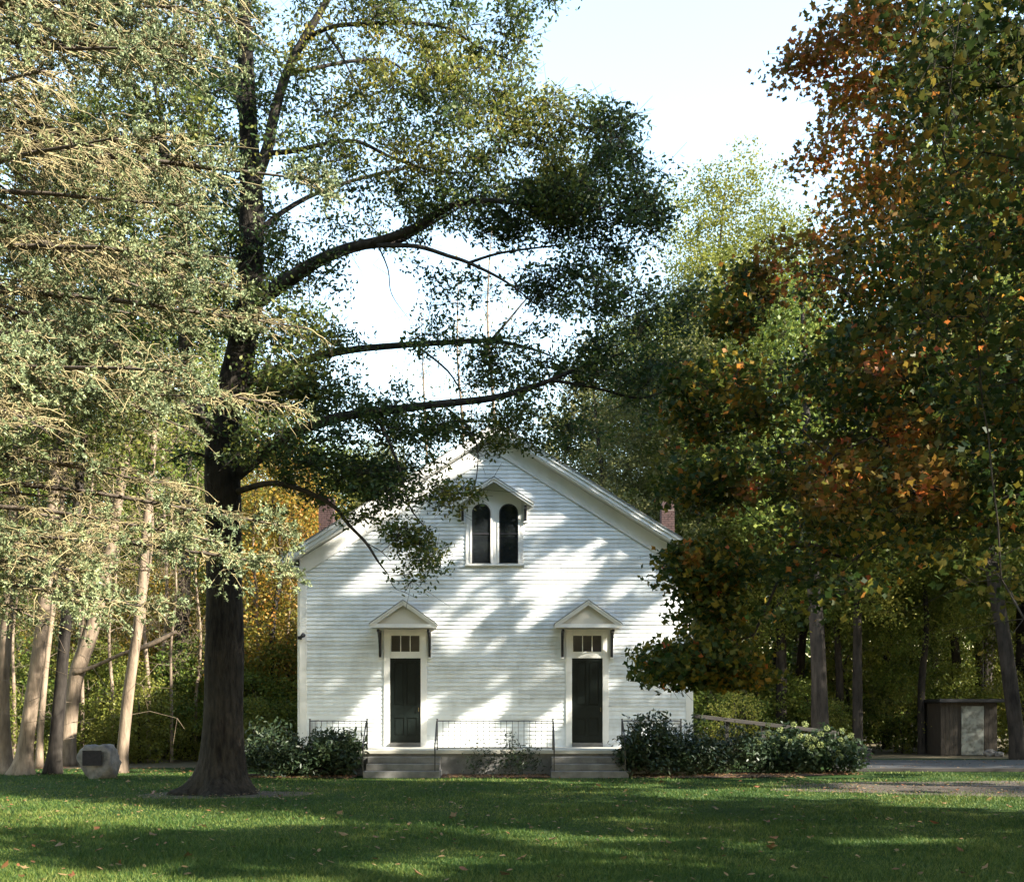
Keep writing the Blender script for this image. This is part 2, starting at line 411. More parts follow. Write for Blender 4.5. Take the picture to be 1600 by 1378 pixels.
lw = link_mesh('lawn', [(-60, -30, 0), (60, -30, 0), (60, 39.5, 0), (6, 39.5, 0), (6, 34, 0), (-7, 34, 0), (-9, 33.5, 0), (-14, 32.5, 0), (-22, 32.0, 0), (-60, 32, 0)],
               [np.array([list(range(10))])], M['lawn']); lw['kind'] = 'structure'
blob_sheet('bare_soil_patch', -5.95, 22.4, 1.7, 1.15, .005, M['dirt'], 3)
blob_sheet('bare_soil_under_maple', 11.0, 24.3, 5.2, 2.4, .005, M['dirt'], 5)
# driveway with a raised dark timber edge
dv = link_mesh('driveway', [(9.3, 31.0, .006), (70, 31.0, .006), (70, 38.6, .006), (12.2, 38.6, .006), (10.4, 36.0, .006)], [np.array([[0, 1, 2, 3, 4]])], M['asphalt']); dv['kind'] = 'structure'
k = MB().box(9.2, 70, 30.84, 30.99, 0, .11).build('driveway_kerb', M['timber'], bevel=.015); k['kind'] = 'structure'
# planting beds along the porch
mb_ = MB().add([(-8.2,27.75,.02),(-4.05,27.75,.02),(-4.05,29.1,.05),(-8.2,29.3,.05)], [(0,1,2,3)])
mb_.add([(-1.83,27.95,.02),(.95,27.95,.02),(.95,28.9,.05),(-1.83,28.9,.05)], [(0,1,2,3)])
mb_.add([(3.08,27.75,.02),(6.0,27.9,.02),(9.4,29.6,.02),(9.2,30.7,.04),(3.08,29.4,.05)], [(0,1,2,3,4)])
mu = mb_.build('planting_bed', M['mulch']); mu['kind'] = 'structure'

# ------------------------------------------------------------------ church
YW = 30.3; s1 = YW / F
def wx(px): return (px - 800) * s1
def wz(py): return EYE + (HZ - py) * s1
XL, XR, XC = -5.90, 5.03, -.435
ZB = .72
SL = .625; ZPK = 9.68                       # roof pitch, top of the ridge
def roof_z(x, drop=0): return ZPK - abs(x - XC) * SL - drop
church = empty('church', (XC, YW, 0), 'white clapboard church with two dark doors and a double arched gable window', 'church')
def C(o): o.parent = church; o.matrix_parent_inverse.identity(); return o
OFF = Vector(church.location)
def cb(name, mb, mat, parent=None, bevel=0, smooth=False):
    mb.v = [(x - OFF.x, y - OFF.y, z) for x, y, z in mb.v]
    return mb.build(name, mat, parent or church, bevel=bevel, smooth=smooth)
wall = cb('wall', MB().prism([(XL, ZB - .3), (XR, ZB - .3), (XR, roof_z(XR, .30)), (XC, roof_z(XC, .30)), (XL, roof_z(XL, .30))], YW, YW + 17), M['white'])
# openings that the boards leave free: (x0,x1,z0,z1)
DOORS = [(wx(633.5)), (wx(917.5))]
DW = 33.5 * s1
opens = [(d - DW, d + DW, 0, wz(981)) for d in DOORS] + [(wx(728), wx(818), wz(885), wz(775))]
z = ZB; course = 0; pitch = .1135
proto = {}
while z < ZPK - 1.0:
    z1 = z + pitch
    xl, xr = XL + .19, XR - .19
    lim = (ZPK - .46 - (z + pitch)) / SL     # boards end behind the frieze board
    xl = max(xl, XC - lim); xr = min(xr, XC + lim)
    segs = [(xl, xr)]
    for ox0, ox1, oz0, oz1 in opens:
        if z1 > oz0 + .02 and z < oz1 - .02:
            ns = []
            for a, bb in segs:
                if ox1 <= a or ox0 >= bb: ns.append((a, bb)); continue
                if ox0 - a > .03: ns.append((a, ox0))
                if bb - ox1 > .03: ns.append((ox1, bb))
            segs = ns
    for a, bb in segs:
        if bb - a < .05: continue
        if bb - a > 3.6:                      # long courses are made of two boards with a butt joint
            q = random.uniform(a + .9, bb - .9); segs2 = [(a, q - .002), (q + .002, bb)]
        else: segs2 = [(a, bb)]
        for a, bb in segs2:
          jz = random.uniform(-.003, .003); by = .028 + random.uniform(-.003, .004)
          p = [(YW - by, z + jz), (YW - .002, z + jz), (YW - .002, z1 + .012), (YW - .006, z1 + .012)]
          cb('clapboard', MB().prism_x(p[::-1], a, bb), M['white'], wall)
        continue
        jz = random.uniform(-.003, .003); by = .028 + random.uniform(-.003, .004)
        p = [(YW - by, z + jz), (YW - .002, z + jz), (YW - .002, z1 + .012), (YW - .006, z1 + .012)]
        cb('clapboard', MB().prism_x(p[::-1], a, bb), M['white'], wall)
    z = z1
for x0, x1 in ((XL - .012, XL + .19), (XR - .19, XR + .012)):
    cb('corner_board', MB().box(x0, x1, YW - .034, YW + .2, ZB - .02, roof_z(x0 if x0 < 0 else x1, .42)), M['trim'], wall, .006)
for sgn in (-1, 1):                           # frieze boards under the rake
    xe = XC + sgn * (5.47 if sgn < 0 else 5.46)
    pts = [(XC, roof_z(XC, .30)), (XC, roof_z(XC, .76)), (xe, roof_z(xe, .76)), (xe, roof_z(xe, .30))]
    if sgn > 0: pts = pts[::-1]
    cb('frieze_board', MB().prism(pts[::-1], YW - .040, YW - .003), M['trim'], wall)
    pts = [(XC, roof_z(XC, .745)), (XC, roof_z(XC, .79)), (xe, roof_z(xe, .79)), (xe, roof_z(xe, .745))]
    if sgn > 0: pts = pts[::-1]
    cb('frieze_moulding', MB().prism(pts[::-1], YW - .058, YW - .0405), M['trim'], wall)
cb('sill_board', MB().box(XL + .19, XR - .19, YW - .045, YW - .001, ZB - .12, ZB + .01), M['trim'], wall)
cb('foundation', MB().box(XL + .03, XR - .03, YW + .03, YW + 16.9, -.1, ZB - .3), M['concrete'])
# roof
YF = 29.9
def slope_quad(x0, x1, d0, d1):
    return [(x0, roof_z(x0, d0)), (x1, roof_z(x1, d0)), (x1, roof_z(x1, d1)), (x0, roof_z(x0, d1))]
def ccw(p):
    a = sum(p[i][0] * p[(i + 1) % len(p)][1] - p[(i + 1) % len(p)][0] * p[i][1] for i in range(len(p)))
    return p if a > 0 else p[::-1]
XEL, XER = -6.34, 5.47
roof = cb('roof', MB().prism(ccw([(XEL, roof_z(XEL)), (XC, ZPK), (XER, roof_z(XER)), (XER, roof_z(XER, .035)), (XC, ZPK - .035), (XEL, roof_z(XEL, .035))]), YF - .05, YW + 17.4), M['roof'])
cb('roof_deck', MB().prism(ccw([(XEL + .05, roof_z(XEL + .05, .037)), (XC, ZPK - .037), (XER - .05, roof_z(XER - .05, .037)), (XER - .05, roof_z(XER - .05, .28)), (XC, ZPK - .29), (XEL + .05, roof_z(XEL + .05, .28))]), YF + .06, YW + 17.2), M['trim'], roof)
for sgn, xe in ((-1, XEL + .02), (1, XER - .02)):
    cb('rake_board', MB().prism(ccw(slope_quad(XC, xe, .045, .295)), YF + .012, YF + .055), M['trim'], roof)
    cb('crown_moulding', MB().prism(ccw(slope_quad(XC, xe, .036, .125)), YF - .03, YF + .0115), M['trim'], roof)
    cb('rake_bead', MB().prism(ccw(slope_quad(XC, xe, .22, .25)), YF - .012, YF + .0112), M['trim'], roof)
# eave: boxed return at the left corner, gutters, downspout
for sgn, xe, xw in ((-1, XEL, XL), (1, XER, XR)):
    ze = roof_z(xe, .06)
    a, bx = sorted((xe + sgn * -.05, xw))
    cb('eave_soffit', MB().box(a, bx, YF + .07, YW + 17, ze - .235, ze - .215), M['trim'], roof)
    cb('eave_fascia', MB().box(min(xe, xe - sgn * .05), max(xe, xe - sgn * .05), YF + .058, YW + 17, ze - .235, ze - .02), M['trim'], roof)
    gx = xe + sgn * .055
    cb('gutter', MB().tube([(gx, YF - .06, ze - .05), (gx, YW + 17, ze - .07)], .06, 8), M['trim'], roof)
ze = roof_z(XEL, .06)
cb('downspout', MB().tube(catmull([(XEL - .05, YF + .25, ze - .10), (XEL - .03, YF + .27, ze - .22), (XEL + .12, YF + .33, ze - .30), (XL - .09, YF + .42, ze - .36), (XL - .045, YF + .46, ze - .52), (XL - .045, YF + .46, ze - 1.0), (XL - .045, YF + .46, 3), (XL - .045, YF + .46, .7)], 5), .038, 8), M['trim'], smooth=True)
# small dark floodlight on the left corner
fl = cb('wall_lamp', MB().box(XL - .04, XL + .06, YW - .14, YW - .035, wz(999), wz(994)), M['plastic'])
cb('lamp_head', MB().tube([(XL + .02, YW - .1, wz(996)), (XL + .14, YW - .26, wz(993))], [.03, .065], 10), M['plastic'], fl, smooth=True)
# chimneys of separate bricks
def chimney(cx, cy, ztop, zbot, wdt, cap):
    core = cb('chimney', MB().box(cx - wdt / 2 + .012, cx + wdt / 2 - .012, cy + .012, cy + wdt - .012, zbot, ztop), M['mortar'], roof)
    mb = MB(); zz = zbot; odd = 0
    while zz < ztop - .05:
        for side in range(4):
            t = -.11 if odd else 0
            while t < wdt:
                a0, a1 = max(0, t), min(wdt, t + .205)
                if a1 - a0 > .03:
                    j = random.uniform(0, .006)
                    if side == 0: mb.box(cx - wdt/2 + a0, cx - wdt/2 + a1, cy - j, cy + .02, zz, zz + .062)
                    elif side == 1: mb.box(cx + wdt/2 - .02, cx + wdt/2 + j, cy + a0, cy + a1, zz, zz + .062)
                    elif side == 2: mb.box(cx - wdt/2 - j, cx - wdt/2 + .02, cy + a0, cy + a1, zz, zz + .062)
                    else: mb.box(cx - wdt/2 + a0, cx - wdt/2 + a1, cy + wdt - .02, cy + wdt + j, zz, zz + .062)
                t += .215
        zz += .075; odd ^= 1
    bo = cb('chimney_bricks', mb, M['brick'], roof); bo['kind'] = 'stuff'
    if cap:                                   # arched cap of brick on two short legs
        mb = MB(); n = 8
        pts = [(cx + wdt / 2 * math.cos(math.pi * i / n), ztop + .10 + wdt * .62 * math.sin(math.pi * i / n)) for i in range(n + 1)]
        inn = [(cx + (wdt / 2 - .09) * math.cos(math.pi * i / n), ztop + .10 + (wdt * .62 - .1) * math.sin(math.pi * i / n)) for i in range(n + 1)]
        for i in range(n): mb.prism(ccw([pts[i], pts[i + 1], inn[i + 1], inn[i]]), cy + .03, cy + wdt - .03)
        for sg in (-1, 1): mb.box(min(cx + sg * wdt / 2, cx + sg * (wdt / 2 - .09)), max(cx + sg * wdt / 2, cx + sg * (wdt / 2 - .09)), cy + .03, cy + wdt - .03, ztop, ztop + .102)
        cb('chimney_cap', mb, M['brick'], roof)
p = W(1044, 795, 36.0); chimney(p[0], 36.0, p[2] - .02, 5.6, .42, True)
p = W(509, 782, 38.0); chimney(p[0], 38.0, p[2] + .1, 5.6, .50, False)

# arched double window
WIN = [(wx(738), wx(766)), (wx(780.5), wx(809))]
wzb, wzt = wz(880), wz(788)
def arch_pts(x0, x1, zb, zt, grow_=0, n=10):
    x0 -= grow_; x1 += grow_; r = (x1 - x0) / 2; rz = r * .95; cx_ = (x0 + x1) / 2; zs = zt + grow_ - rz
    return [(x0, zb), (x1, zb)] + [(cx_ + r * math.cos(math.pi * i / n), zs + rz * math.sin(math.pi * i / n)) for i in range(n + 1)]
def arch_ring(x0, x1, zb, zt, g0, g1, y0, y1, name, mat, par):
    a = arch_pts(x0, x1, zb, zt, g0)[2:]; bq = arch_pts(x0, x1, zb, zt, g1)[2:]
    a = [(a[0][0], zb)] + a + [(a[-1][0], zb)]; bq = [(bq[0][0], zb)] + bq + [(bq[-1][0], zb)]
    mb = MB()
    for i in range(len(a) - 1): mb.prism(ccw([a[i], a[i + 1], bq[i + 1], bq[i]]), y0, y1)
    return cb(name, mb, mat, par)
# casing panel with a gabled head, cut round the two arched openings
casing = cb('window_casing', MB().box(wx(728), wx(731.5), YW - .05, YW - .001, wz(882), wz(800)).box(wx(814.5), wx(818), YW - .05, YW - .001, wz(882), wz(800)), M['trim'])
def strips(x0, x1):                           # board between casing edges and arch, above the spring line
    mb = MB(); n = 12
    r = (x1 - x0) / 2; cx_ = (x0 + x1) / 2; zs = wzt - r * .95
    for i in range(n):
        xa = x0 + (x1 - x0) * i / n; xb = x0 + (x1 - x0) * (i + 1) / n
        f = lambda x: zs + .95 * math.sqrt(max(0, r * r - (x - cx_) ** 2))
        g = lambda x: wz(752) - abs(x - wx(772)) * .64 - .05
        mb.prism(ccw([(xa, f(xa)), (xb, f(xb)), (xb, g(xb)), (xa, g(xa))]), YW - .035, YW - .002)
    return mb
g = lambda x: wz(752) - abs(x - wx(772)) * .64 - .05
mbp = MB()
for x0, x1 in WIN:
    sm = strips(x0 - .03, x1 + .03); mbp.add(sm.v, sm.f)
for xa, xb in ((wx(731.5), WIN[0][0] - .03), (WIN[0][1] + .03, WIN[1][0] - .03), (WIN[1][1] + .03, wx(814.5))):
    xm = [xa, wx(772), xb] if xa < wx(772) < xb else [xa, xb]
    mbp.prism(ccw([(xa, wz(881.5)), (xb, wz(881.5))] + [(x, g(x)) for x in xm[::-1]]), YW - .034, YW - .0021)
cb('casing_panel', mbp, M['trim'], casing)
cb('window_sill', MB().box(wx(726.5), wx(819.5), YW - .085, YW - .001, wz(884.5), wz(881.6)), M['trim'], casing, .006)
cb('mullion_post', MB().box(wx(772.6), wx(774.2), YW - .05, YW - .0345, wz(881), wz(800)), M['trim'], casing)
for x0, x1 in WIN:
    wnd = arch_ring(x0, x1, wzb, wzt, .012, .055, YW - .062, YW - .004, 'arched_window', M['trim'], church)
    ap = arch_pts(x0, x1, wzb, wzt, .013)
    cb('pane', MB().prism(ccw(ap), YW - .022, YW - .012), M['glass'], wnd)
    arch_ring(x0, x1, wzb, wzt, -.022, .0125, YW - .04, YW - .0221, 'sash', M['darkwood'], wnd)
    cb('meeting_rail', MB().box(x0, x1, YW - .036, YW - .0222, wz(835.5), wz(833)), M['darkwood'], wnd)

def hood(px_c, py_pk, half_px, slope, depth, closed, py_b0, py_b1, br_dx, name):
    """little gable roof on brackets over a door or window"""
    cx_, zp = wx(px_c), wz(py_pk); hw = half_px * s1; y0 = YW - depth
    rz_ = lambda x, d=0: zp - abs(x - cx_) * slope - d
    h = cb(name, MB().prism(ccw([(cx_ - hw, rz_(cx_ - hw)), (cx_, zp), (cx_ + hw, rz_(cx_ + hw)), (cx_ + hw, rz_(cx_ + hw, .022)), (cx_, zp - .022), (cx_ - hw, rz_(cx_ - hw, .022))]), y0 - .03, YW - .003), M['roof'])
    for sg in (-1, 1):
        xe = cx_ + sg * (hw - .015)
        q = lambda d0, d1, x_in=cx_: ccw([(x_in, rz_(x_in, d0)), (xe, rz_(xe, d0)), (xe, rz_(xe, d1)), (x_in, rz_(x_in, d1))])
        cb('rake_board', MB().prism(q(.024, .15), y0 + .002, y0 + .035), M['trim'], h)
        cb('rake_moulding', MB().prism(q(.023, .075), y0 - .022, y0 + .0015), M['trim'], h)
        cb('hood_soffit', MB().prism(q(.026, .06), y0 + .036, YW - .004), M['cream'], h)
    if closed:
        zb_ = rz_(cx_ + hw, .0)
        cb('hood_beam', MB().box(cx_ - hw + .03, cx_ + hw - .03, y0 + .004, y0 + .06, zb_ - .115, zb_ - .015), M['trim'], h)
        cb('tympanum', MB().prism(ccw([(cx_ - hw + .1, zb_ - .016), (cx_ + hw - .1, zb_ - .016), (cx_, rz_(cx_, .09))]), y0 + .10, y0 + .12), M['cream'], h)
        cb('hood_ceiling', MB().box(cx_ - hw + .05, cx_ + hw - .05, y0 + .062, YW - .025, zb_ - .10, zb_ - .08), M['cream'], h)
    for sg in (-1, 1):                        # slender dark bracket: wall post, top arm and a curved strut between
        bx = cx_ + sg * br_dx * s1; z0, z1 = wz(py_b1), wz(py_b0)
        mb = MB().box(bx - .035, bx + .035, YW - .10, YW - .022, z0, z1)
        mb.box(bx - .034, bx + .034, y0 + .05, YW - .101, z1 - .075, z1)
        n = 6
        for i in range(n):
            a0, a1 = math.pi / 2 * i / n, math.pi / 2 * (i + 1) / n
            D = depth - .16; H = (z1 - z0) - .1
            P0 = [(YW - .10 - D * (1 - math.cos(a)), z0 + .03 + H * math.sin(a)) for a in (a0, a1)]
            P1 = [(y - .06, zz) for y, zz in P0]
            poly = [P0[0], P0[1], P1[1], P1[0]]
            aa = sum(poly[j][0] * poly[(j + 1) % 4][1] - poly[(j + 1) % 4][0] * poly[j][1] for j in range(4))
            mb.prism_x(poly if aa > 0 else poly[::-1], bx - .028, bx + .028)
        br = cb('bracket', mb, M['darkwood'], h, .005)
        br2 = cb('bracket_block', MB().box(bx - .055, bx + .055, YW - .12, YW - .0225, z0 - .04, z0 - .001).box(bx - .05, bx + .05, YW - .055, YW - .0221, z0 + .0, z1), M['trim'], h)
    return h
hood(772, 749, 62, .64, .42, False, 793, 815, 49, 'window_hood')
for d in (633.5, 917.5):
    hood(d - .5, 940, 52, .70, .62, True, 985, 1027, 38.5, 'door_hood')
    dx = wx(d)
    fr = cb('door_frame', MB().box(dx - DW, wx(d - 24), YW - .055, YW - .001, ZB, wz(983)).box(wx(d + 24), dx + DW, YW - .055, YW - .001, ZB, wz(983)), M['trim'], None, .005)
    cb('lintel', MB().box(wx(d - 24), wx(d + 24), YW - .045, YW - .001, wz(1028), wz(1020)), M['trim'], fr)
    cb('head_board', MB().box(wx(d - 24), wx(d + 24), YW - .045, YW - .001, wz(993), wz(983)), M['trim'], fr)
    cb('threshold', MB().box(wx(d - 24), wx(d + 24), YW - .13, YW - .001, ZB - .02, wz(1160)), M['concrete'], fr)
    tr = cb('transom', MB().box(wx(d - 24), wx(d + 24), YW - .03, YW - .0011, wz(1020), wz(1018)).box(wx(d - 24), wx(d - 22.3), YW - .03, YW - .0011, wz(1018), wz(993)).box(wx(d + 22.3), wx(d + 24), YW - .03, YW - .0011, wz(1018), wz(993)), M['trim'])
    for i in range(3):
        xa = d - 22.3 + 14.87 * i
        cb('pane', MB().box(wx(xa + .4), wx(xa + 14.4), YW - .012, YW - .004, wz(1018), wz(993)), M['glass_dark'], tr)
        if i: cb('muntin', MB().box(wx(xa - .5), wx(xa + .7), YW - .026, YW - .0125, wz(1018), wz(993)), M['trim'], tr)
    # panelled door: stiles and rails stand proud of six recessed panels
    z0, z1 = wz(1160) + .004, wz(1028.3)
    xa, xb = wx(d - 23.9), wx(d + 23.9)
    zz = lambda py: wz(py)
    st = MB().box(xa, xa + .11, YW - .035, YW - .001, z0, z1).box(xb - .11, xb, YW - .035, YW - .001, z0, z1)
    st.box(dx - .035, dx + .035, YW - .034, YW - .0011, z0, z1)
    for pa, pb in ((1160, 1149), (1121, 1102), (1034, 1028.4)): st.box(xa + .11, xb - .11, YW - .0335, YW - .0012, max(z0, zz(pa)), min(z1, zz(pb)))
    dr = cb('door', st, M['door'])
    for pa, pb in ((1149, 1121), (1102, 1034)):
        for x0, x1 in ((xa + .11, dx - .035), (dx + .035, xb - .11)):
            pn = MB().box(x0, x1, YW - .016, YW - .002, zz(pa), zz(pb)).box(x0 + .035, x1 - .035, YW - .026, YW - .0161, zz(pa) + .04, zz(pb) - .04)
            cb('door_panel', pn, M['door'], dr, .004)
    hx = xb - .055
    cb('handle', MB().tube([(hx, YW - .036, wz(1111)), (hx, YW - .075, wz(1111)), (hx, YW - .08, wz(1108)), (hx, YW - .075, wz(1105.5)), (hx, YW - .036, wz(1105.5))], .009, 6), M['brass'], dr)

# ------------------------------------------------------------------ porch, steps, railings
YP = 28.98
porch = empty('porch', (XC, YP, 0), 'long low concrete porch with a pale floor below the church doors', 'porch')
def pb_(name, mb, mat, par, root, bevel=0, smooth=False):
    o = root.location; mb.v = [(x - o.x, y - o.y, z - o.z) for x, y, z in mb.v]
    return mb.build(name, mat, par, bevel=bevel, smooth=smooth)
pb_('porch_floor', MB().prism_x([(YP - .06, .585), (YW - .05, .585), (YW - .05, .735), (YP - .06, .688)][::1], XL + .02, XR - .02), M['slab'], porch, porch, .012)
pb_('porch_base', MB().box(XL + .06, XR - .06, YP, YW + .02, -.05, .583), M['concrete'], porch, porch)
RISE = .172
for px0, px1, lab in ((567, 687, 'three grey concrete steps up to the door nearest the thick oak trunk'), (861, 982.5, 'three grey concrete steps up to the door beside the dark maple leaves')):
    xa, xb = (px0 - 800) * 28.05 / F, (px1 - 800) * 28.05 / F
    st = empty('concrete_steps', ((xa + xb) / 2, 28.05, 0), lab, 'steps', 'concrete steps of the church porch')
    for i in range(3):
        e = .0 if i == 0 else .035
        pb_('step', MB().box(xa + e, xb - e, 28.05 + .3 * i, YP - .002 + (0 if i < 2 else 0), RISE * i + (.001 if i else -.04), RISE * (i + 1)), M['concrete'], st, st, .014)

def px_at(px, Y): return (px - 800) * Y / F
def railing(name, xa, xb, lab, left_desc, right_desc, returns=()):
    YR = YP + .02; zt, zb_ = 1.465, .745
    r = empty(name, ((xa + xb) / 2, YR, .69), lab, 'railing', 'black iron railings of the church porch')
    P = lambda n, mb, sm=False, bv=0: pb_(n, mb, M['black'], r, r, bv, sm)
    P('top_rail', MB().box(xa, xb, YR - .02, YR + .02, zt - .018, zt + .012), bv=.004)
    P('bottom_rail', MB().box(xa, xb, YR - .014, YR + .014, zb_ - .012, zb_ + .014))
    n = int(round((xb - xa) / .155))
    for i in range(1, n):
        x = xa + (xb - xa) * i / n
        P('baluster', MB().box(x - .0065, x + .0065, YR - .0065, YR + .0065, zb_ + .014, zt - .018))
    for x in (xa, xb):
        P('post', MB().box(x - .019, x + .019, YR - .019, YR + .019, .66, zt + .04).box(x - .026, x + .026, YR - .026, YR + .026, zt + .041, zt + .055))
    for x, on in ((xa, left_desc), (xb, right_desc)):
        if not on: continue
        yb = 28.18
        pts = catmull([(x, YR - .01, zt), (x, YR - .12, zt - .01), (x, YR - .3, zt - .14), (x, yb, zt - .60), (x, yb - .06, zt - .68), (x, yb - .04, zt - .76)], 4)
        P('stair_rail', MB().tube(pts, .02, 6), True)
        P('newel_post', MB().box(x - .017, x + .017, yb - .017, yb + .017, .168, zt - .60))
    for x in returns:
        P('return_rail', MB().box(x - .016, x + .016, YR + .021, YW - .05, zt - .016, zt + .010))
        for k_ in range(1, 6):
            y = YR + (YW - .05 - YR) * k_ / 6
            P('baluster', MB().box(x - .0065, x + .0065, y - .0065, y + .0065, .72, zt - .016))
    return r
railing('porch_railing', px_at(484, YP), px_at(573.5, YP), 'short black iron railing behind the dark bushes next to the oak trunk', False, True, (px_at(484, YP),))
railing('porch_railing', px_at(683, YP), px_at(864, YP), 'black iron railing across the porch between the two flights of steps', True, True)
railing('porch_railing', px_at(972, YP), px_at(1064, YP), 'short black iron railing behind the leafy bush at the maple side', True, False, (px_at(1064, YP),))

# wooden ramp with a sloping handrail beside the church
ramp_o = empty('access_ramp', (8, 30.6, 0), 'wooden ramp with weathered sloping handrail behind the hydrangea bushes', 'ramp')
A0, A1 = W(1075, 1114, 31.2), W(1310, 1142, 31.6)
def rz_at(x): t = (x - A0[0]) / (A1[0] - A0[0]); return A0[2] + (A1[2] - A0[2]) * t, A0[1] + (A1[1] - A0[1]) * t
def rp(n, mb, bv=0): return pb_(n, mb, M['timber'], ramp_o, ramp_o, bv)
for dz, th in ((0, .075),):
    rp('handrail' if dz == 0 else 'mid_rail', MB().add([(A0[0], A0[1] - .05, A0[2] + dz), (A1[0], A1[1] - .05, A1[2] + dz), (A1[0], A1[1] + .05, A1[2] + dz), (A0[0], A0[1] + .05, A0[2] + dz),
        (A0[0], A0[1] - .05, A0[2] + dz - th * 1.5), (A1[0], A1[1] - .05, A1[2] + dz - th * 1.5), (A1[0], A1[1] + .05, A1[2] + dz - th * 1.5), (A0[0], A0[1] + .05, A0[2] + dz - th * 1.5)],
        [(0, 1, 2, 3), (7, 6, 5, 4), (4, 5, 1, 0), (5, 6, 2, 1), (6, 7, 3, 2), (7, 4, 0, 3)]), .01)
for i in range(5):
    x = A0[0] + .1 + (A1[0] - A0[0] - .2) * i / 4; zt, y = rz_at(x)
    rp('post', MB().box(x - .05, x + .05, y + .053, y + .15, -.02, zt - .02), .006)
for i in range(24):
    x0 = A0[0] + (A1[0] - A0[0]) * i / 24; x1 = A0[0] + (A1[0] - A0[0]) * (i + 1) / 24 - .012
    za, _ = rz_at(x0); zb2, _ = rz_at(x1); za -= .85; zb2 -= .85
    rp('deck_board', MB().add([(x0, 31.56 - .3, za), (x1, 31.56 - .3, zb2), (x1, 32.7, zb2), (x0, 32.7, za), (x0, 31.26, za - .04), (x1, 31.26, zb2 - .04), (x1, 32.7, zb2 - .04), (x0, 32.7, za - .04)],
        [(0, 1, 2, 3), (7, 6, 5, 4), (4, 5, 1, 0), (5, 6, 2, 1), (6, 7, 3, 2), (7, 4, 0, 3)]))

# ------------------------------------------------------------------ boulder with plaque, shed, bin
def boulder():
    import bmesh
    bm = bmesh.new(); bmesh.ops.create_icosphere(bm, subdivisions=4, radius=1)
    rg = np.random.default_rng(4); planes = []
    for nrm, d in (((0, -1, .12), .40), ((-.8, -.2, -.55), .62), ((.98, -.1, .1), .74), ((0, 0, 1), .76), ((-.75, 0, .66), .80), ((.5, -.1, .85), .86), ((0, 1, .1), .6), ((.6, -.5, -.6), .80), ((-.98, 0, .1), .78)):
        n_ = Vector(nrm).normalized(); planes.append((n_, d))
    for v in bm.verts:
        p_ = v.co.copy(); sc_ = 1.0
        for n_, d in planes:
            q = p_.dot(n_)
            if q > d: sc_ = min(sc_, d / q)
        p_ *= sc_
        r_ = .045 * math.sin(6 * p_.x + 2) * math.sin(5 * p_.z + 1) + .03 * math.sin(11 * p_.x - 3 * p_.z) * math.sin(9 * p_.z + 2) + .02 * math.sin(17 * p_.x + 5 * p_.y) * math.sin(15 * p_.z) + rg.normal() * .011
        v.co = p_ * (1 + r_)
    V = np.array([v.co[:] for v in bm.verts]); Fc = np.array([[v.index for v in f.verts] for f in bm.faces]); bm.free()
    V = V * np.array([.60, .60, .60]) + np.array([0, 0, .40])
    c = W(149, 1216, 27.8)
    root = empty('boulder', (c[0], 27.9, 0), 'squat grey boulder with a dark rectangular plaque on the lawn', 'boulder')
    link_mesh('stone', V, [Fc], M['stone'], root, smooth=True)
    pl = MB().box(-.24, .22, -.305, -.24, .35, .71).build('plaque', M['bronze'], root, bevel=.008)
    fr = MB()
    fr.box(-.25, .23, -.312, -.3055, .34, .362).box(-.25, .23, -.312, -.3055, .70, .722).box(-.25, -.232, -.312, -.3055, .362, .70).box(.212, .23, -.312, -.3055, .362, .70)
    fr.build('plaque_frame', M['bronze'], pl)
boulder()

def shed():
    Y = 42.5; x0, x1 = px_at(1470, Y), px_at(1558, Y); zt = EYE + (HZ - 1097) * Y / F
    root = empty('shed', ((x0 + x1) / 2, Y, 0), 'small brown flat roofed shed with a peeling pale door at the wood edge', 'shed')
    P = lambda n, mb, m_, bv=0, par=None: pb_(n, mb, M[m_], par or root, root, bv)
    d0, d1 = px_at(1502, Y), px_at(1537, Y)
    P('wall', MB().box(x0 + .02, x1 - .02, Y + .03, Y + 2.2, 0, zt), 'shedwall')
    n = 0; x = x0
    while x < x1 - .03:
        wd = min(.17, x1 - x)
        for za, zb2 in (((0.0, zt),) if (x + wd <= d0 + .01 or x >= d1 - .01) else ((1.97, zt),)):
            P('wall_board', MB().box(x + .004, x + wd - .006, Y - random.uniform(0, .008), Y + .029, za, zb2), 'shedwall')
        x += wd
    rf = P('roof', MB().box(x0 - .16, x1 + .2, Y - .28, Y + 2.4, zt + .002, zt + .13), 'plastic', .01)
    door = P('door', MB().box(d0, d1, Y - .03, Y + .028, .02, 1.93), 'sheddoor', .006)
    for za, zb2 in ((.02, .14), (.92, 1.02), (1.83, 1.93)): P('door_rail', MB().box(d0 + .02, d1 - .02, Y - .045, Y - .0305, za, zb2), 'sheddoor', 0, door)
    P('handle', MB().tube([(d1 - .08, Y - .032, .98), (d1 - .08, Y - .07, .98), (d1 - .08, Y - .07, 1.1), (d1 - .08, Y - .032, 1.1)], .01, 6), 'black', 0, door)
shed()
for i, (px, w_) in enumerate(((1547, .5), (1556, .36))):
    import bmesh
    bm = bmesh.new(); bmesh.ops.create_icosphere(bm, subdivisions=3, radius=1); rg = np.random.default_rng(i + 20)
    for v in bm.verts: v.co *= 1 + .10 * math.sin(4 * v.co.x + i) * math.cos(5 * v.co.z) + rg.normal() * .02
    V = np.array([v.co[:] for v in bm.verts]) * np.array([w_ * .5, w_ * .4, w_ * .34]) + np.array([0, 0, w_ * .2]); Fc = np.array([[v.index for v in f.verts] for f in bm.faces]); bm.free()
    o = link_mesh('fieldstone', V, [Fc], M['stone'], None, True, (px_at(px, 41.9), 41.9 - i * .3, 0))
    tag(o, ['larger pale round stone lying beside the shed door', 'smaller pale stone just past the larger one by the shed'][i], 'stone', 'stones beside the shed')
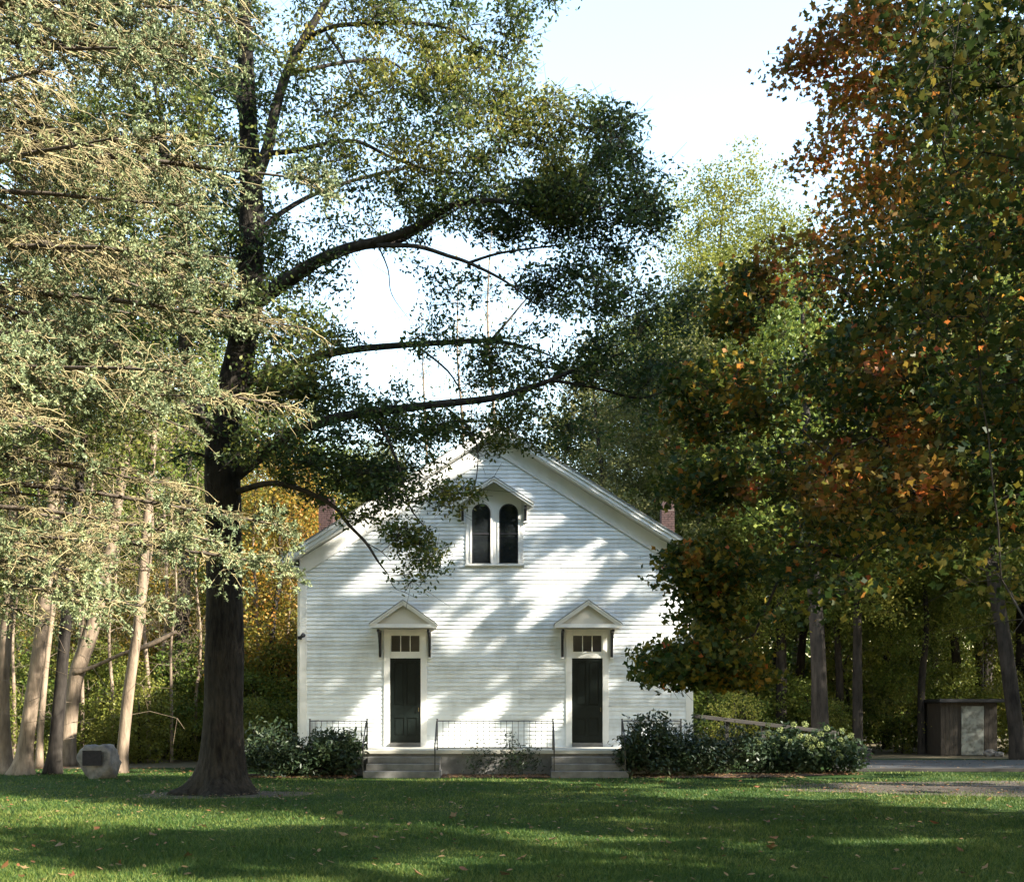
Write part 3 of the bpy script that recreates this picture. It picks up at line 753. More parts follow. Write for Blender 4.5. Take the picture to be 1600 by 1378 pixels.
def bin_():
    Y = 37.2; c = px_at(1348, Y)
    root = empty('waste_bin', (c, Y, 0), 'small dark lidded bin at the end of the driveway', 'bin')
    mb = MB()
    a, b_ = .19, .235
    mb.add([(-a,-a,0),(a,-a,0),(a,a,0),(-a,a,0),(-b_,-b_,.40),(b_,-b_,.40),(b_,b_,.40),(-b_,b_,.40)], [(0,3,2,1),(4,5,6,7),(0,1,5,4),(1,2,6,5),(2,3,7,6),(3,0,4,7)])
    mb.build('bin_body', M['plastic'], root, bevel=.02)
    mb = MB(); n = 6
    pts = [(.25 * math.cos(math.pi * i / n), .402 + .09 * math.sin(math.pi * i / n)) for i in range(n + 1)]
    mb.prism(pts, -.25, .25).build('bin_lid', M['plastic'], root, bevel=.008)
bin_()

# ------------------------------------------------------------------ trees
def blob_points(blobs, rng):
    """blobs: centre pixel, half sizes in pixels, centre depth, half depth, count; uneven, with gaps between sprays"""
    out = []
    for px, py, rx, ry, Yc, dy, n in blobs:
        m = n * 3
        q = rng.normal(size=(m, 3)); q /= np.linalg.norm(q, axis=1)[:, None]; q *= rng.uniform(.05, 1.08, m)[:, None] ** .36
        s = Yc / F; c = W(px, py, Yc)
        p = c + q * np.array([rx * s, dy, ry * s])
        f = np.sin(p[:, 0] * 3.1 + p[:, 2] * 1.3) * np.sin(p[:, 1] * 2.3 + 1) + np.sin(p[:, 2] * 4.3 + p[:, 0] * .9 + 2) * .8 + rng.normal(size=m) * .35
        out.append(p[np.argsort(-f)[:n]])
    return np.concatenate(out)

def spread_leaves(tips, per, sig, rng, hard=False):
    n = len(tips); per = rng.poisson(per, n)
    P = np.repeat(tips, per, axis=0)
    if hard:                                  # tight sprays with a clear edge
        q = rng.normal(size=P.shape); q /= np.linalg.norm(q, axis=1)[:, None]; q *= rng.uniform(0, 1, len(P))[:, None] ** .4
        sc = np.repeat(rng.uniform(.6, 1.35, n), per)[:, None]
        return P + q * sc * np.asarray(sig) * 1.75, np.repeat(np.arange(n), per)
    return P + rng.normal(size=P.shape) * np.asarray(sig), np.repeat(np.arange(n), per)

# --- the big oak
def oak():
    rng = np.random.default_rng(11)
    base = W(345, 1240, 22.6); base[2] = 0
    root = empty('oak_tree', tuple(base), 'massive oak with thick dark trunk and long limbs reaching across the church gable', 'tree')
    L = lambda pts: np.array([[*(W(p[0], p[1], p[2]) - base), p[3]] for p in pts])
    Y = 22.6
    trunk = L([(345,1244,Y,.70),(346,1228,Y,.58),(347,1200,Y,.50),(348,1160,Y,.44),(349,1100,Y,.405),(350,1000,Y,.385),(350,900,Y,.37),(350,800,Y,.36),(348,720,Y,.36),(354,650,Y,.33),(374,560,Y,.30),(390,470,Y,.27),(392,380,Y,.25),(392,300,Y,.235),(388,200,Y,.19),(385,100,Y,.16),(380,0,Y,.13),(375,-120,Y,.09),(372,-220,Y,.05)])
    fl = lambda an, z: np.clip(1 - z / .75, 0, 1) ** 2 * (.22 * np.sin(5 * an + 1) + .15 * np.sin(3 * an) + .32)
    mb, c = bark_tube(trunk, 22, 8, .05, rng, fl)
    mb.build('trunk', M['oakbark'], root, smooth=True)
    Pn = [c[i, :3] for i in range(0, len(c))]; par = [-1] + list(range(len(c) - 1)); rs = list(c[:, 3])
    limbs = [
     [(348,700,Y,.22),(318,655,Y,.19),(292,570,22.4,.17),(288,440,22.2,.15),(285,330,22.,.14),(252,230,21.8,.11),(216,150,21.6,.085),(182,60,21.4,.06),(150,-60,21.2,.03)],
     [(287,345,22.,.09),(264,270,22.3,.075),(254,200,22.6,.06),(238,110,23,.045),(220,0,23.2,.02)],
     [(340,722,Y,.05),(305,708,22.3,.035),(280,712,22.1,.025),(262,722,22,.012)],
     [(360,750,Y,.17),(420,703,22.4,.14),(470,672,22.2,.125),(540,650,22,.11),(600,642,21.9,.10),(680,632,21.7,.09),(770,622,21.5,.08),(830,605,21.4,.065),(870,590,21.3,.05),(930,565,21.2,.035),(1000,545,21,.015)],
     [(862,594,21.3,.045),(930,606,21.0,.035),(1000,622,20.8,.028),(1060,600,20.6,.02),(1110,570,20.5,.01)],
     [(372,600,Y,.16),(470,565,22.6,.11),(540,548,22.8,.09),(620,540,23,.08),(700,535,23,.07),(770,533,23.1,.055),(830,545,23.2,.035),(870,560,23.2,.015)],
     [(766,533,23.1,.04),(795,500,23.3,.03),(820,470,23.4,.02),(850,440,23.5,.01)],
     [(655,543,23,.03),(700,580,22.6,.025),(725,620,22.3,.012)],
     [(391,478,Y,.21),(440,445,22.3,.175),(490,412,22.0,.15),(540,390,21.8,.13),(600,375,21.6,.11),(650,355,21.4,.095),(690,330,21.3,.08),(725,316,21.2,.07),(790,315,21,.055),(850,330,20.9,.045),(900,335,20.8,.03),(960,320,20.7,.02),(1010,310,20.6,.01)],
     [(560,387,21.7,.07),(620,378,21.9,.06),(655,360,22.2,.045),(700,335,22.5,.03),(760,300,22.8,.015)],
     [(590,384,21.6,.06),(650,385,21.3,.05),(700,400,21,.045),(735,412,20.9,.04),(790,440,20.7,.028),(840,478,20.5,.012)],
     [(732,411,20.9,.035),(780,396,20.9,.028),(850,386,20.8,.02),(912,380,20.7,.01)],
     [(392,300,Y,.16),(418,232,22.4,.14),(426,190,22.3,.13),(446,120,22.2,.115),(470,70,22.1,.10),(500,20,22,.085),(534,-40,21.9,.06),(575,-120,21.8,.03)],
     [(420,240,22.4,.07),(460,236,22.2,.06),(510,225,22,.05),(560,222,21.8,.045),(620,250,21.6,.035),(700,270,21.4,.025),(780,265,21.2,.012)],
     [(478,60,22.1,.06),(520,42,21.7,.05),(570,38,21.4,.045),(640,36,21.2,.04),(700,45,21,.03),(750,75,20.8,.02),(800,95,20.6,.01)],
     [(448,118,22.2,.05),(500,105,22.6,.045),(560,95,23,.04),(610,97,23.3,.03),(660,132,23.6,.025),(720,155,23.8,.02),(800,182,24,.01)],
     [(510,52,21.8,.035),(532,84,21.6,.03),(552,122,21.5,.02),(582,172,21.4,.01)],
     [(390,230,Y,.09),(370,150,23.2,.07),(340,60,23.8,.05),(310,-40,24.3,.025)],
     [(392,380,Y,.09),(430,340,23.4,.07),(500,300,24.2,.055),(600,270,25,.04),(720,250,25.6,.02)],
     [(360,772,Y,.085),(420,755,21.9,.07),(470,765,21.5,.06),(520,790,21.2,.05),(545,820,21,.04),(572,848,20.9,.032),(590,876,20.8,.024),(606,897,20.8,.014)],
     [(606,897,20.8,.010),(632,898,20.6,.009),(660,890,20.5,.005)],
     [(606,897,20.8,.010),(616,918,20.8,.008),(632,925,20.8,.007),(652,935,20.7,.004)],
     [(576,850,20.9,.012),(596,862,20.7,.010),(612,878,20.6,.005)],
     [(585,645,21.9,.05),(612,700,21.4,.035),(632,760,21.1,.025),(642,795,21.0,.018),(668,830,20.9,.012),(690,872,20.8,.006)],
     [(690,632,21.7,.03),(724,660,21.3,.022),(746,700,21.1,.016),(742,760,21,.010),(728,790,20.9,.005)],
     [(480,400,22.,.02),(482,440,21.8,.015),(484,480,21.7,.01),(478,520,21.6,.006)],
     [(588,378,21.6,.022),(606,420,21.4,.016),(612,460,21.3,.010),(640,500,21.2,.005)],
     [(345,690,Y,.1),(300,640,21.4,.08),(230,600,20.6,.06),(150,580,20,.04),(60,560,19.6,.02)],
    ]
    for lm in limbs:
        A = L(lm); A[:, 3] *= .84; mb, cc = bark_tube(A, 9 if lm[0][3] > .06 else 6, 4, .05, rng)
        mb.build('limb', M['limbbark'], root, smooth=True)
        q = np.array(Pn); i0 = int(np.argmin(np.linalg.norm(q - cc[0, :3], axis=1)))
        prev = i0
        for row in cc[1:]:
            Pn.append(row[:3]); par.append(prev); rs.append(row[3]); prev = len(Pn) - 1
    Pn = np.array(Pn); par = np.array(par)
    blobs = [  # px, py, rx, ry, depth, half depth, n
     (800,262,215,46,21.4,2.6,150),(985,305,48,26,20.7,1.2,14),(955,282,100,44,20.8,2.4,34),(965,225,24,30,20.6,.5,7),(890,195,22,30,20.8,.5,7),(1010,330,30,40,20.6,.8,10),(700,225,150,60,21.5,2.5,75),(790,150,95,60,21.8,2.6,42),(620,120,150,80,22,3,75),(750,55,115,60,21.3,2.4,50),(600,20,150,60,22,3,50),
     (480,170,85,90,22.5,3,50),(560,290,120,50,22,3,60),(915,410,120,60,21.2,2,70),(975,530,110,70,21,1.8,62),(1050,470,50,70,21,1.5,14),(1000,620,100,45,21,2,34),
     (660,585,230,40,22,1.6,34),(510,555,60,50,22,2,28),(490,700,115,85,21.6,2,105),(600,690,110,50,21.6,1.6,62),(590,780,75,45,21.3,1.2,46),(715,690,90,35,21.2,1.2,24),(860,650,120,45,21.3,1.6,50),
     (840,560,90,40,22,2,26),(430,540,85,65,22.6,2,40),(420,400,60,80,23,2,34),(640,830,40,26,20.8,.5,12),(672,850,30,40,20.8,.5,9),(722,775,22,30,20.9,.4,4),(670,780,40,36,20.9,.8,10),(655,895,30,16,20.8,.3,2),
     (260,160,130,130,22,3,90),(330,290,100,110,23,3,75),(320,60,110,90,23.5,3,60),(290,460,100,90,22.5,3,60),(150,330,120,150,22,3,60),(140,560,130,80,20.5,2,40),(400,-60,300,80,22.5,4,80),(600,-120,260,70,22,3.5,50),
     (640,470,170,60,21.6,1.5,16),(720,340,120,25,21.3,1.2,36),(860,340,110,35,21,1.6,52),(500,440,40,40,22,1.2,10),(540,620,90,30,22,1.4,34),(450,630,60,50,22,2,34),(860,-10,30,15,20.5,.4,7)]
    att = blob_points([(*b_[:6], int(round(b_[6] * (.8 if b_[0] > 780 and 200 < b_[1] < 560 else (.95 if b_[0] < 480 else .62)))) + 1) for b_ in blobs], rng) - base
    li = rng.integers(60, len(Pn), 330); tw = Pn[li] + rng.normal(size=(330, 3)) * np.array([.55, .5, .6]); tw = tw[tw[:, 2] > 4.9]
    P, pa, tips, n0 = grow(Pn, par, np.concatenate([att, tw]), rng, .45, .12, .02, .10)
    rad = np.maximum(pipe(pa, .0042, 2.5), .004); rad = np.minimum(rad, .05)
    mask = np.zeros(len(P), bool); mask[n0:] = True
    bare = np.min(np.linalg.norm(P[tips][:, None, :] - tw[None], axis=2), axis=1) < 1e-6
    tp = P[tips]; tp_all = tp; tp = tp[~bare | (rng.uniform(size=len(tp)) < .22)]
    LP, idx = spread_leaves(tp, 74, (.27, .27, .17), rng, True)
    nt_ = len(tp) * 10; ex0 = np.repeat(tp, 10, axis=0); ex1 = ex0 + rng.normal(size=(nt_, 3)) * np.array([.30, .30, .2])
    branches('twigs', P, pa, rad, M['limbbark'], root, mask, (ex0, ex1, .0052))
    yl = [(850,185,120,55),(700,90,160,60),(560,50,110,50),(640,250,110,40),(480,60,60,60),(860,250,60,40),(450,280,60,50),(560,150,60,60)]
    wp = LP + base; sx = 800 + F * wp[:, 0] / wp[:, 1]; sy = HZ - F * (wp[:, 2] - EYE) / wp[:, 1]; t = np.zeros(len(LP))
    for px, py, rx, ry in yl: t = np.maximum(t, np.clip(1.3 - np.hypot((sx - px) / rx, (sy - py) / ry), 0, 1))
    t = np.clip(t * np.repeat(rng.uniform(0, 1.3, len(tp)), np.bincount(idx, minlength=len(tp))) * rng.uniform(.5, 1.2, len(t)), 0, 1)
    leaves('crown', LP, .098, LAN5_T, M['oakleaf'], root, rng, .35, t)
oak()

# --- the maple at the right
def profile(zs, rs): return lambda z: np.interp(z, zs, rs)
def maple():
    rng = np.random.default_rng(21)
    base = np.array([8.55, 17., 0])
    root = empty('maple_tree', tuple(base), 'big dark maple with reddening leaves overlapping the church corner', 'tree')
    mb, c = bark_tube([(0,0,-.05,.32),(0,0,.3,.26),(.02,.03,1.5,.23),(0,.1,3,.24),(-.1,0,6,.2),(.05,0,10,.13),(0,.1,14,.06),(0,0,16.5,.02)], 14, 5, .05, rng)
    mb.build('trunk', M['greybark'], root, smooth=True)
    rf = profile([2.0, 3.2, 5, 7.5, 9, 11, 13, 15, 17], [5.6, 5.8, 5.4, 4.9, 4.6, 4.2, 3.9, 3.0, .6])
    n = 2900; z = rng.uniform(2.1, 16.6, n * 2); keep = rng.uniform(0, 6, n * 2) < rf(z) * np.where(z > 9, .64, 1); z = z[keep][:n]; n = len(z)
    an = rng.uniform(0, 2 * np.pi, n); rr = rf(z) * np.where(z > 9, rng.uniform(.35, 1, n), rng.uniform(.12, 1, n)) ** .5
    lay = .86 + .16 * np.sin(3 * an + z * 1.7) * np.sin(z * 2.1 + an)      # boughs push out and draw in
    rr = rr * lay
    att = np.stack([rr * np.cos(an), rr * np.sin(an), z - .05 * (rr ** 1.2)], 1)
    low = np.array([-.75, -.3]);                       # the skirt hangs lowest over the church side
    lift = np.clip(1.2 - (att[:, 0] * low[0] + att[:, 1] * low[1]) / 5, 0, 1.6)
    ok = att[:, 2] > 2.0 + lift * 2.6; att = att[ok]
    fringe = blob_points([(1060,1045,34,34,16.4,.7,24),(1095,1000,50,60,16.6,1.,46),(1085,900,40,50,16.8,.9,34),(1120,860,55,40,16.6,1,30),(1150,1030,60,40,16.6,1,30),(1190,420,40,40,17,1,16),(1275,70,34,50,17,1,12),(1125,640,75,85,17,1.5,34),(1120,740,60,50,16.8,1.2,34),(1100,580,40,34,17,1,14),(1160,520,40,50,17,1,14),(1050,1015,20,20,16.4,.4,8)], rng) - base
    att = np.concatenate([att, fringe])
    P, pa, tips, n0 = grow(c[:, :3], np.array([-1] + list(range(len(c) - 1))), att, rng, .5, .30, .05, .08)
    rad = pipe(pa, .0042, 2.25); rad = np.minimum(rad, .11)
    mask = np.zeros(len(P), bool); mask[n0:] = True
    tp = P[tips]; nt_ = len(tp) * 3; ex0 = np.repeat(tp, 3, axis=0); ex1 = ex0 + rng.normal(size=(nt_, 3)) * np.array([.3, .3, .14])
    branches('branches', P, pa, rad, M['limbbark'], root, mask, (ex0, ex1, .004))
    LP, idx = spread_leaves(tp, 58, (.33, .33, .12), rng, True)
    reds = [(1300,745,70,60),(1160,815,40,26),(1255,425,70,60),(1235,300,50,60),(1340,200,70,50),(1310,50,130,90),(1270,140,70,70),(1320,260,110,110),(1250,330,60,70),(1215,385,50,40),(1180,765,34,22),(1450,760,60,50),(1380,560,50,40),(1420,680,50,40),(1082,872,20,14),(1240,190,50,40),(1330,120,60,50)]
    t = np.zeros(len(LP)); wp = LP + base
    for px, py, rx, ry in reds:
        sx = 800 + F * wp[:, 0] / wp[:, 1]; sy = HZ - F * (wp[:, 2] - EYE) / wp[:, 1]
        front = wp[:, 1] < 18.5
        t = np.maximum(t, front * np.clip(1.25 - np.hypot((sx - px) / rx, (sy - py) / ry), 0, 1))
    t = np.clip(t * np.repeat(rng.uniform(.2, 1.6, len(tp)), np.bincount(idx, minlength=len(tp))) * rng.uniform(.3, 1.2, len(t)), 0, .95); t = np.maximum(t, (rng.uniform(size=len(t)) < np.interp(LP[:, 2], [2, 6, 12], [.02, .10, .24])) * rng.uniform(.4, .95, len(t)))
    leaves('crown', LP, .10, MAPLO_T, M['mapleleaf'], root, rng, .55, t)
maple()

def near_tree():
    rng = np.random.default_rng(31)
    base = np.array([8.9, 9.2, 0])
    root = empty('maple_tree', tuple(base), 'nearer yellowing tree whose large leaves hang over the top corner above the big maple', 'tree')
    mb, c = bark_tube([(0,0,-.05,.3),(0,0,.4,.22),(0,0,3,.19),(-.2,0,6,.15),(-.3,.1,9,.09),(-.2,0,12,.02)], 12, 5, .05, rng)
    mb.build('trunk', M['greybark'], root, smooth=True)
    att = blob_points([(1570,120,110,110,9.6,1.2,30),(1510,40,100,70,9.4,1.2,22),(1610,330,120,130,9.8,1.2,30),(1520,470,90,90,9.8,1,14),(1440,130,60,70,9.2,.6,10),(1600,560,90,70,10,1,14),(1560,930,60,60,10.4,.6,7),(1480,300,60,60,9.6,.6,8)], rng) - base
    n = 14; an = rng.uniform(0, 6.28, n); z = rng.uniform(5, 12, n); rr = 3.2 * np.sqrt(rng.uniform(.05, 1, n)) * np.interp(z, [4, 8, 12], [1, 1, .3])
    att = np.concatenate([att, np.stack([rr * np.cos(an) + .6, rr * np.sin(an), z], 1)])
    P, pa, tips, n0 = grow(c[:, :3], np.array([-1] + list(range(len(c) - 1))), att, rng, .4, .25, .03, .08)
    rad = np.minimum(pipe(pa, .0038, 2.3), .06)
    mask = np.zeros(len(P), bool); mask[n0:] = True
    tp = P[tips]; ex0 = np.repeat(tp, 3, axis=0); ex1 = ex0 + rng.normal(size=ex0.shape) * np.array([.26, .26, .16])
    branches('branches', P, pa, rad, M['limbbark'], root, mask, (ex0, ex1, .0035))
    LP, idx = spread_leaves(tp, 24, (.27, .27, .18), rng)
    leaves('crown', LP, .088, MAP_T, M['goldleaf'], root, rng, .5)
near_tree()

# --- the spruce at the left: drooping boughs, straw-coloured bare twigs, needle tufts at the tips
def spruce():
    rng = np.random.default_rng(41)
    base = np.array([-9.6, 16.6, 0])
    root = empty('spruce_tree', tuple(base), 'sunlit spruce with drooping straw coloured boughs hanging in front of the oak', 'tree')
    mb, c = bark_tube([(0,0,-.05,.5),(0,0,.4,.38),(0,0,4,.33),(.05,0,9,.26),(0,.05,15,.16),(0,0,22,.04)], 14, 4, .04, rng)
    mb.build('trunk', M['sprucebark'], root, smooth=True)
    E0, E1, R0, R1 = [], [], [], []           # twig edges
    N0, ND, NW = [], [], []                   # needle shoots: start, direction vector
    bough_mb = []
    def bough(z0, az, L, rise, droop, dens=1.0):
        m = 12; t = np.linspace(0, 1, m)
        h = L * t; dz = rise * L * t - droop * L * t ** 1.8 + .10 * L * np.clip(t - .7, 0, 1) ** 1.3
        wob = np.cumsum(rng.normal(size=m) * .03 * L / m * 2)
        d = np.array([math.cos(az), math.sin(az), 0]); sd_ = np.array([-d[1], d[0], 0])
        pts = np.array([0, 0, z0]) + h[:, None] * d + wob[:, None] * sd_ + dz[:, None] * np.array([0, 0, 1.])
        r = .05 * (L / 6) * (1 - t) ** .8 + .008
        E0.append(pts[:-1]); E1.append(pts[1:]); R0.append(r[:-1]); R1.append(r[1:])
        nb = int(L * 6.5 * dens)
        for k in range(nb):
            tt = rng.uniform(.10, 1) ** .75; f = tt * (m - 1); i = min(m - 2, int(f)); p = pts[i] + (pts[i + 1] - pts[i]) * (f - i)
            side = 1 if k % 2 else -1; ang = side * rng.uniform(.45, 1.35)
            dd = math.cos(ang) * d + math.sin(ang) * sd_
            bl = (.42 + .17 * L * (1 - tt) ** .7) * rng.uniform(.6, 1.2)
            q = 7; u = np.linspace(0, 1, q)
            curl = rng.normal() * .35
            bp = p + (bl * u)[:, None] * dd + (curl * bl * u ** 2)[:, None] * np.cross(dd, [0, 0, 1.]) + np.array([0, 0, 1.]) * (rng.uniform(-.1, .35) * bl * u - rng.uniform(.1, .75) * bl * u ** 2)[:, None] + np.cumsum(rng.normal(size=(q, 3)) * .035, axis=0) * u[:, None]
            rb = .009 * (1 - u) + .0045
            E0.append(bp[:-1]); E1.append(bp[1:]); R0.append(rb[:-1]); R1.append(rb[1:])
            lush = rng.uniform() < GREEN(p) * (.25 + .75 * tt)
            nt_ = max(5, int(bl * (14 if lush else 15)))
            tu = rng.uniform(.05, 1, nt_); fi = tu * (q - 1); ii = np.minimum(q - 2, fi.astype(int))
            tp = bp[ii] + (bp[ii + 1] - bp[ii]) * (fi - ii)[:, None]
            sgn = np.where(rng.uniform(size=nt_) < .5, 1, -1)[:, None]
            sdd = np.cross(dd, [0, 0, 1.])
            td = dd * rng.uniform(.0, 1, (nt_, 1)) + sgn * sdd * rng.uniform(.2, 1, (nt_, 1)) + rng.normal(size=(nt_, 3)) * .38 + np.array([0, 0, .12 if lush else -.18])
            td /= np.linalg.norm(td, axis=1)[:, None]
            tl = rng.uniform(.08, .24, nt_)[:, None]
            bend = rng.normal(size=(nt_, 3)) * .45 + np.array([0, 0, -.35 if not lush else .2])
            tm = tp + td * tl * .55; t2 = td + bend; t2 /= np.linalg.norm(t2, axis=1)[:, None]; te = tm + t2 * tl * .6
            E0.extend([tp, tm]); E1.extend([tm, te]); R0.extend([np.full(nt_, .0066), np.full(nt_, .0056)]); R1.extend([np.full(nt_, .0056), np.full(nt_, .0036)])
            if lush:
                on = tu > .22
                for a, bb, cc_ in zip(tp[on], tm[on], te[on]):
                    N0.append(bb); ND.append((cc_ - bb) * 1.1)
                    if rng.uniform() < .5: N0.append(a); ND.append(bb - a)
                dv_ = bp[-1] - bp[-2]; dv_ = dv_ / np.linalg.norm(dv_) * .16
                for _ in range(4): N0.append(bp[-1] - dv_ * .6 * rng.uniform()); ND.append(dv_ * .8 + rng.normal(size=3) * .07 + np.array([0, 0, .03]))
    gph = rng.uniform(0, 6, 3)
    def GREEN(p): return float(np.clip(.60 + .62 * math.sin(p[0] * 1.1 + gph[0]) * math.sin(p[2] * 1.4 + gph[1]) + .2 * math.sin(p[1] * 2 + gph[2]), .12, 1.15))
    nbough = 132
    for i in range(nbough):
        z0 = 3.6 + 17 * (i / nbough) ** 1.05
        az = rng.uniform(-1.75, 1.15)
        L = np.interp(z0, [3, 6, 10, 14, 21], [5.2, 5.6, 5.4, 5.3, 3.0]) * rng.uniform(.5, 1.05)
        bough(z0, az, L, rng.uniform(.0, .22), rng.uniform(.12, .32))
    for z0, az, L in ((4.4, -.18, 6.5), (5.2, .05, 6.0), (8.0, -.1, 6.6), (8.6, -.25, 5.9), (10.2, -.05, 6.9), (3.6, -.5, 5.4), (6.6, -.5, 6.2), (7.2, .15, 6.2), (12.5, -.2, 5.8), (13.4, -.5, 5.4), (11.5, -.6, 5.5), (12.2, -.9, 5), (14.2, -.3, 5.6), (14.8, -.7, 5.2), (13, .1, 5.6), (10.8, -.8, 5.2), (9.4, -.6, 5.6)):
        bough(z0, az, L, .08, .2, 1.15)
    for az in np.linspace(1.6, 4.0, 6):
        for z0 in (5, 9, 13): bough(z0 + rng.uniform(-1, 1), az, 4.5 - z0 * .1, .1, .25, .3)
    E0, E1, R0, R1 = map(np.concatenate, (E0, E1, R0, R1))
    Vs, Fs, n = [], [], 0
    for sel, k in ((R0 > .012, 6), (R0 <= .012, 3)):
        V, Fc = frusta(E0[sel], E1[sel], R0[sel], R1[sel], k); Vs.append(V); Fs.append(Fc + n); n += len(V)
    nb_ = len(Fs[0]); nv_ = len(Vs[0])
    link_mesh('boughs', Vs[0], [Fs[0]], M['sprucebark'], root, smooth=True)
    link_mesh('twigs', Vs[1], [Fs[1] - nv_], M['sprucetwig'], root, smooth=True)
    N0 = np.array(N0); ND = np.array(ND); per = 14
    P = np.repeat(N0, per, axis=0); D = np.repeat(ND, per, axis=0); N = len(P)
    t = rng.uniform(0, 1, N)[:, None]; P = P + D * t
    dn = D / np.linalg.norm(D, axis=1)[:, None]
    side = rng.normal(size=(N, 3)); side -= dn * np.sum(side * dn, axis=1)[:, None]; side /= np.linalg.norm(side, axis=1)[:, None]
    nd = side + dn * .75; nd /= np.linalg.norm(nd, axis=1)[:, None]
    ln = rng.uniform(.034, .060, N)[:, None]; wd = np.cross(nd, rng.normal(size=(N, 3))); wd /= np.linalg.norm(wd, axis=1)[:, None]
    V = np.stack([P - wd * .0145, P + wd * .0145, P + nd * ln], 1).reshape(-1, 3)
    link_mesh('needles', V, [np.arange(3 * N).reshape(-1, 3)], M['needle'], root)
    print('spruce edges', len(E0), 'needles', N)
spruce()

# --- generic woodland trees
def make_tree(name, seed, H, zb, rmax, ncl, per, leaf, T, lmat, bmat, label, r_tr=.2, sig=(.5, .5, .35), lean=(0, 0), shape=None, trunk=None, step=.8, r0=.006, loc=(0, 0, 0), group=None, branch_name='branches', stubs=0, hard=False):
    rng = np.random.default_rng(seed)
    root = empty(name, loc, label, 'tree', group)
    if trunk is None:
        trunk = [(0, 0, -.1, r_tr * 1.7), (0, 0, .35, r_tr * 1.15), (lean[0] * .1, lean[1] * .1, H * .2, r_tr)] + \
                [(lean[0] * f + rng.normal() * .18, lean[1] * f + rng.normal() * .18, H * f, r_tr * (1 - f) ** .8 + .01) for f in (.4, .6, .8, .97)]
    mb, c = bark_tube(trunk, 10, 4, .06, rng)
    mb.build('trunk', M[bmat], root, smooth=True)
    shape = shape or ([0, .25, .6, .85, 1], [.55, 1, .95, .6, .15])
    f = rng.uniform(0, 1, ncl * 2); rr_ = np.interp(f, *shape); keep = rng.uniform(size=ncl * 2) < rr_; f = f[keep][:ncl]; n = len(f)
    z = zb + (H - zb) * f; cz = c[:, 2]; cx_ = np.interp(z, cz, c[:, 0]); cy_ = np.interp(z, cz, c[:, 1])
    an = rng.uniform(0, 6.283, n); r = rmax * np.interp(f, *shape) * np.sqrt(rng.uniform(.04, 1, n)) * (.82 + .25 * np.sin(3 * an + z * .9 + seed))
    att = np.stack([cx_ + r * np.cos(an), cy_ + r * np.sin(an), z], 1)
    P, pa, tips, n0 = grow(c[:, :3], np.array([-1] + list(range(len(c) - 1))), att, rng, step, .22, .12, .07)
    rad = np.minimum(pipe(pa, r0, 2.3), r_tr * .5)
    mask = np.zeros(len(P), bool); mask[n0:] = True
    tp = P[tips]; ex0 = np.repeat(tp, 3, axis=0); ex1 = ex0 + rng.normal(size=ex0.shape) * np.array(sig)
    if stubs:                                 # dead twigs and short snags along the lower trunk
        for q in range(stubs):
            zc = rng.uniform(1.2, min(zb + 2, H * .7)); p = np.array([np.interp(zc, cz, c[:, 0]), np.interp(zc, cz, c[:, 1]), zc])
            a = rng.uniform(0, 6.28); d_ = np.array([math.cos(a), math.sin(a), rng.uniform(-.3, .5)]); Ls = rng.uniform(.4, 1.9)
            p1 = p + d_ * Ls * .5 + rng.normal(size=3) * .08; p2 = p + d_ * Ls + rng.normal(size=3) * .18 - np.array([0, 0, .15 * Ls])
            ex0 = np.concatenate([ex0, [p, p1, p1, p2, p2]]); ex1 = np.concatenate([ex1, [p1, p2, p1 + rng.normal(size=3) * .3, p2 + rng.normal(size=3) * .28, p2 + rng.normal(size=3) * .28]])
    branches(branch_name, P, pa, rad, M[bmat], root, mask, (ex0, ex1, r0 * .8))
    if per > 0:
        LP, _ = spread_leaves(tp, per, sig, rng, hard)
        leaves('crown', LP, leaf, T, M[lmat], root, rng, .5)
    return root

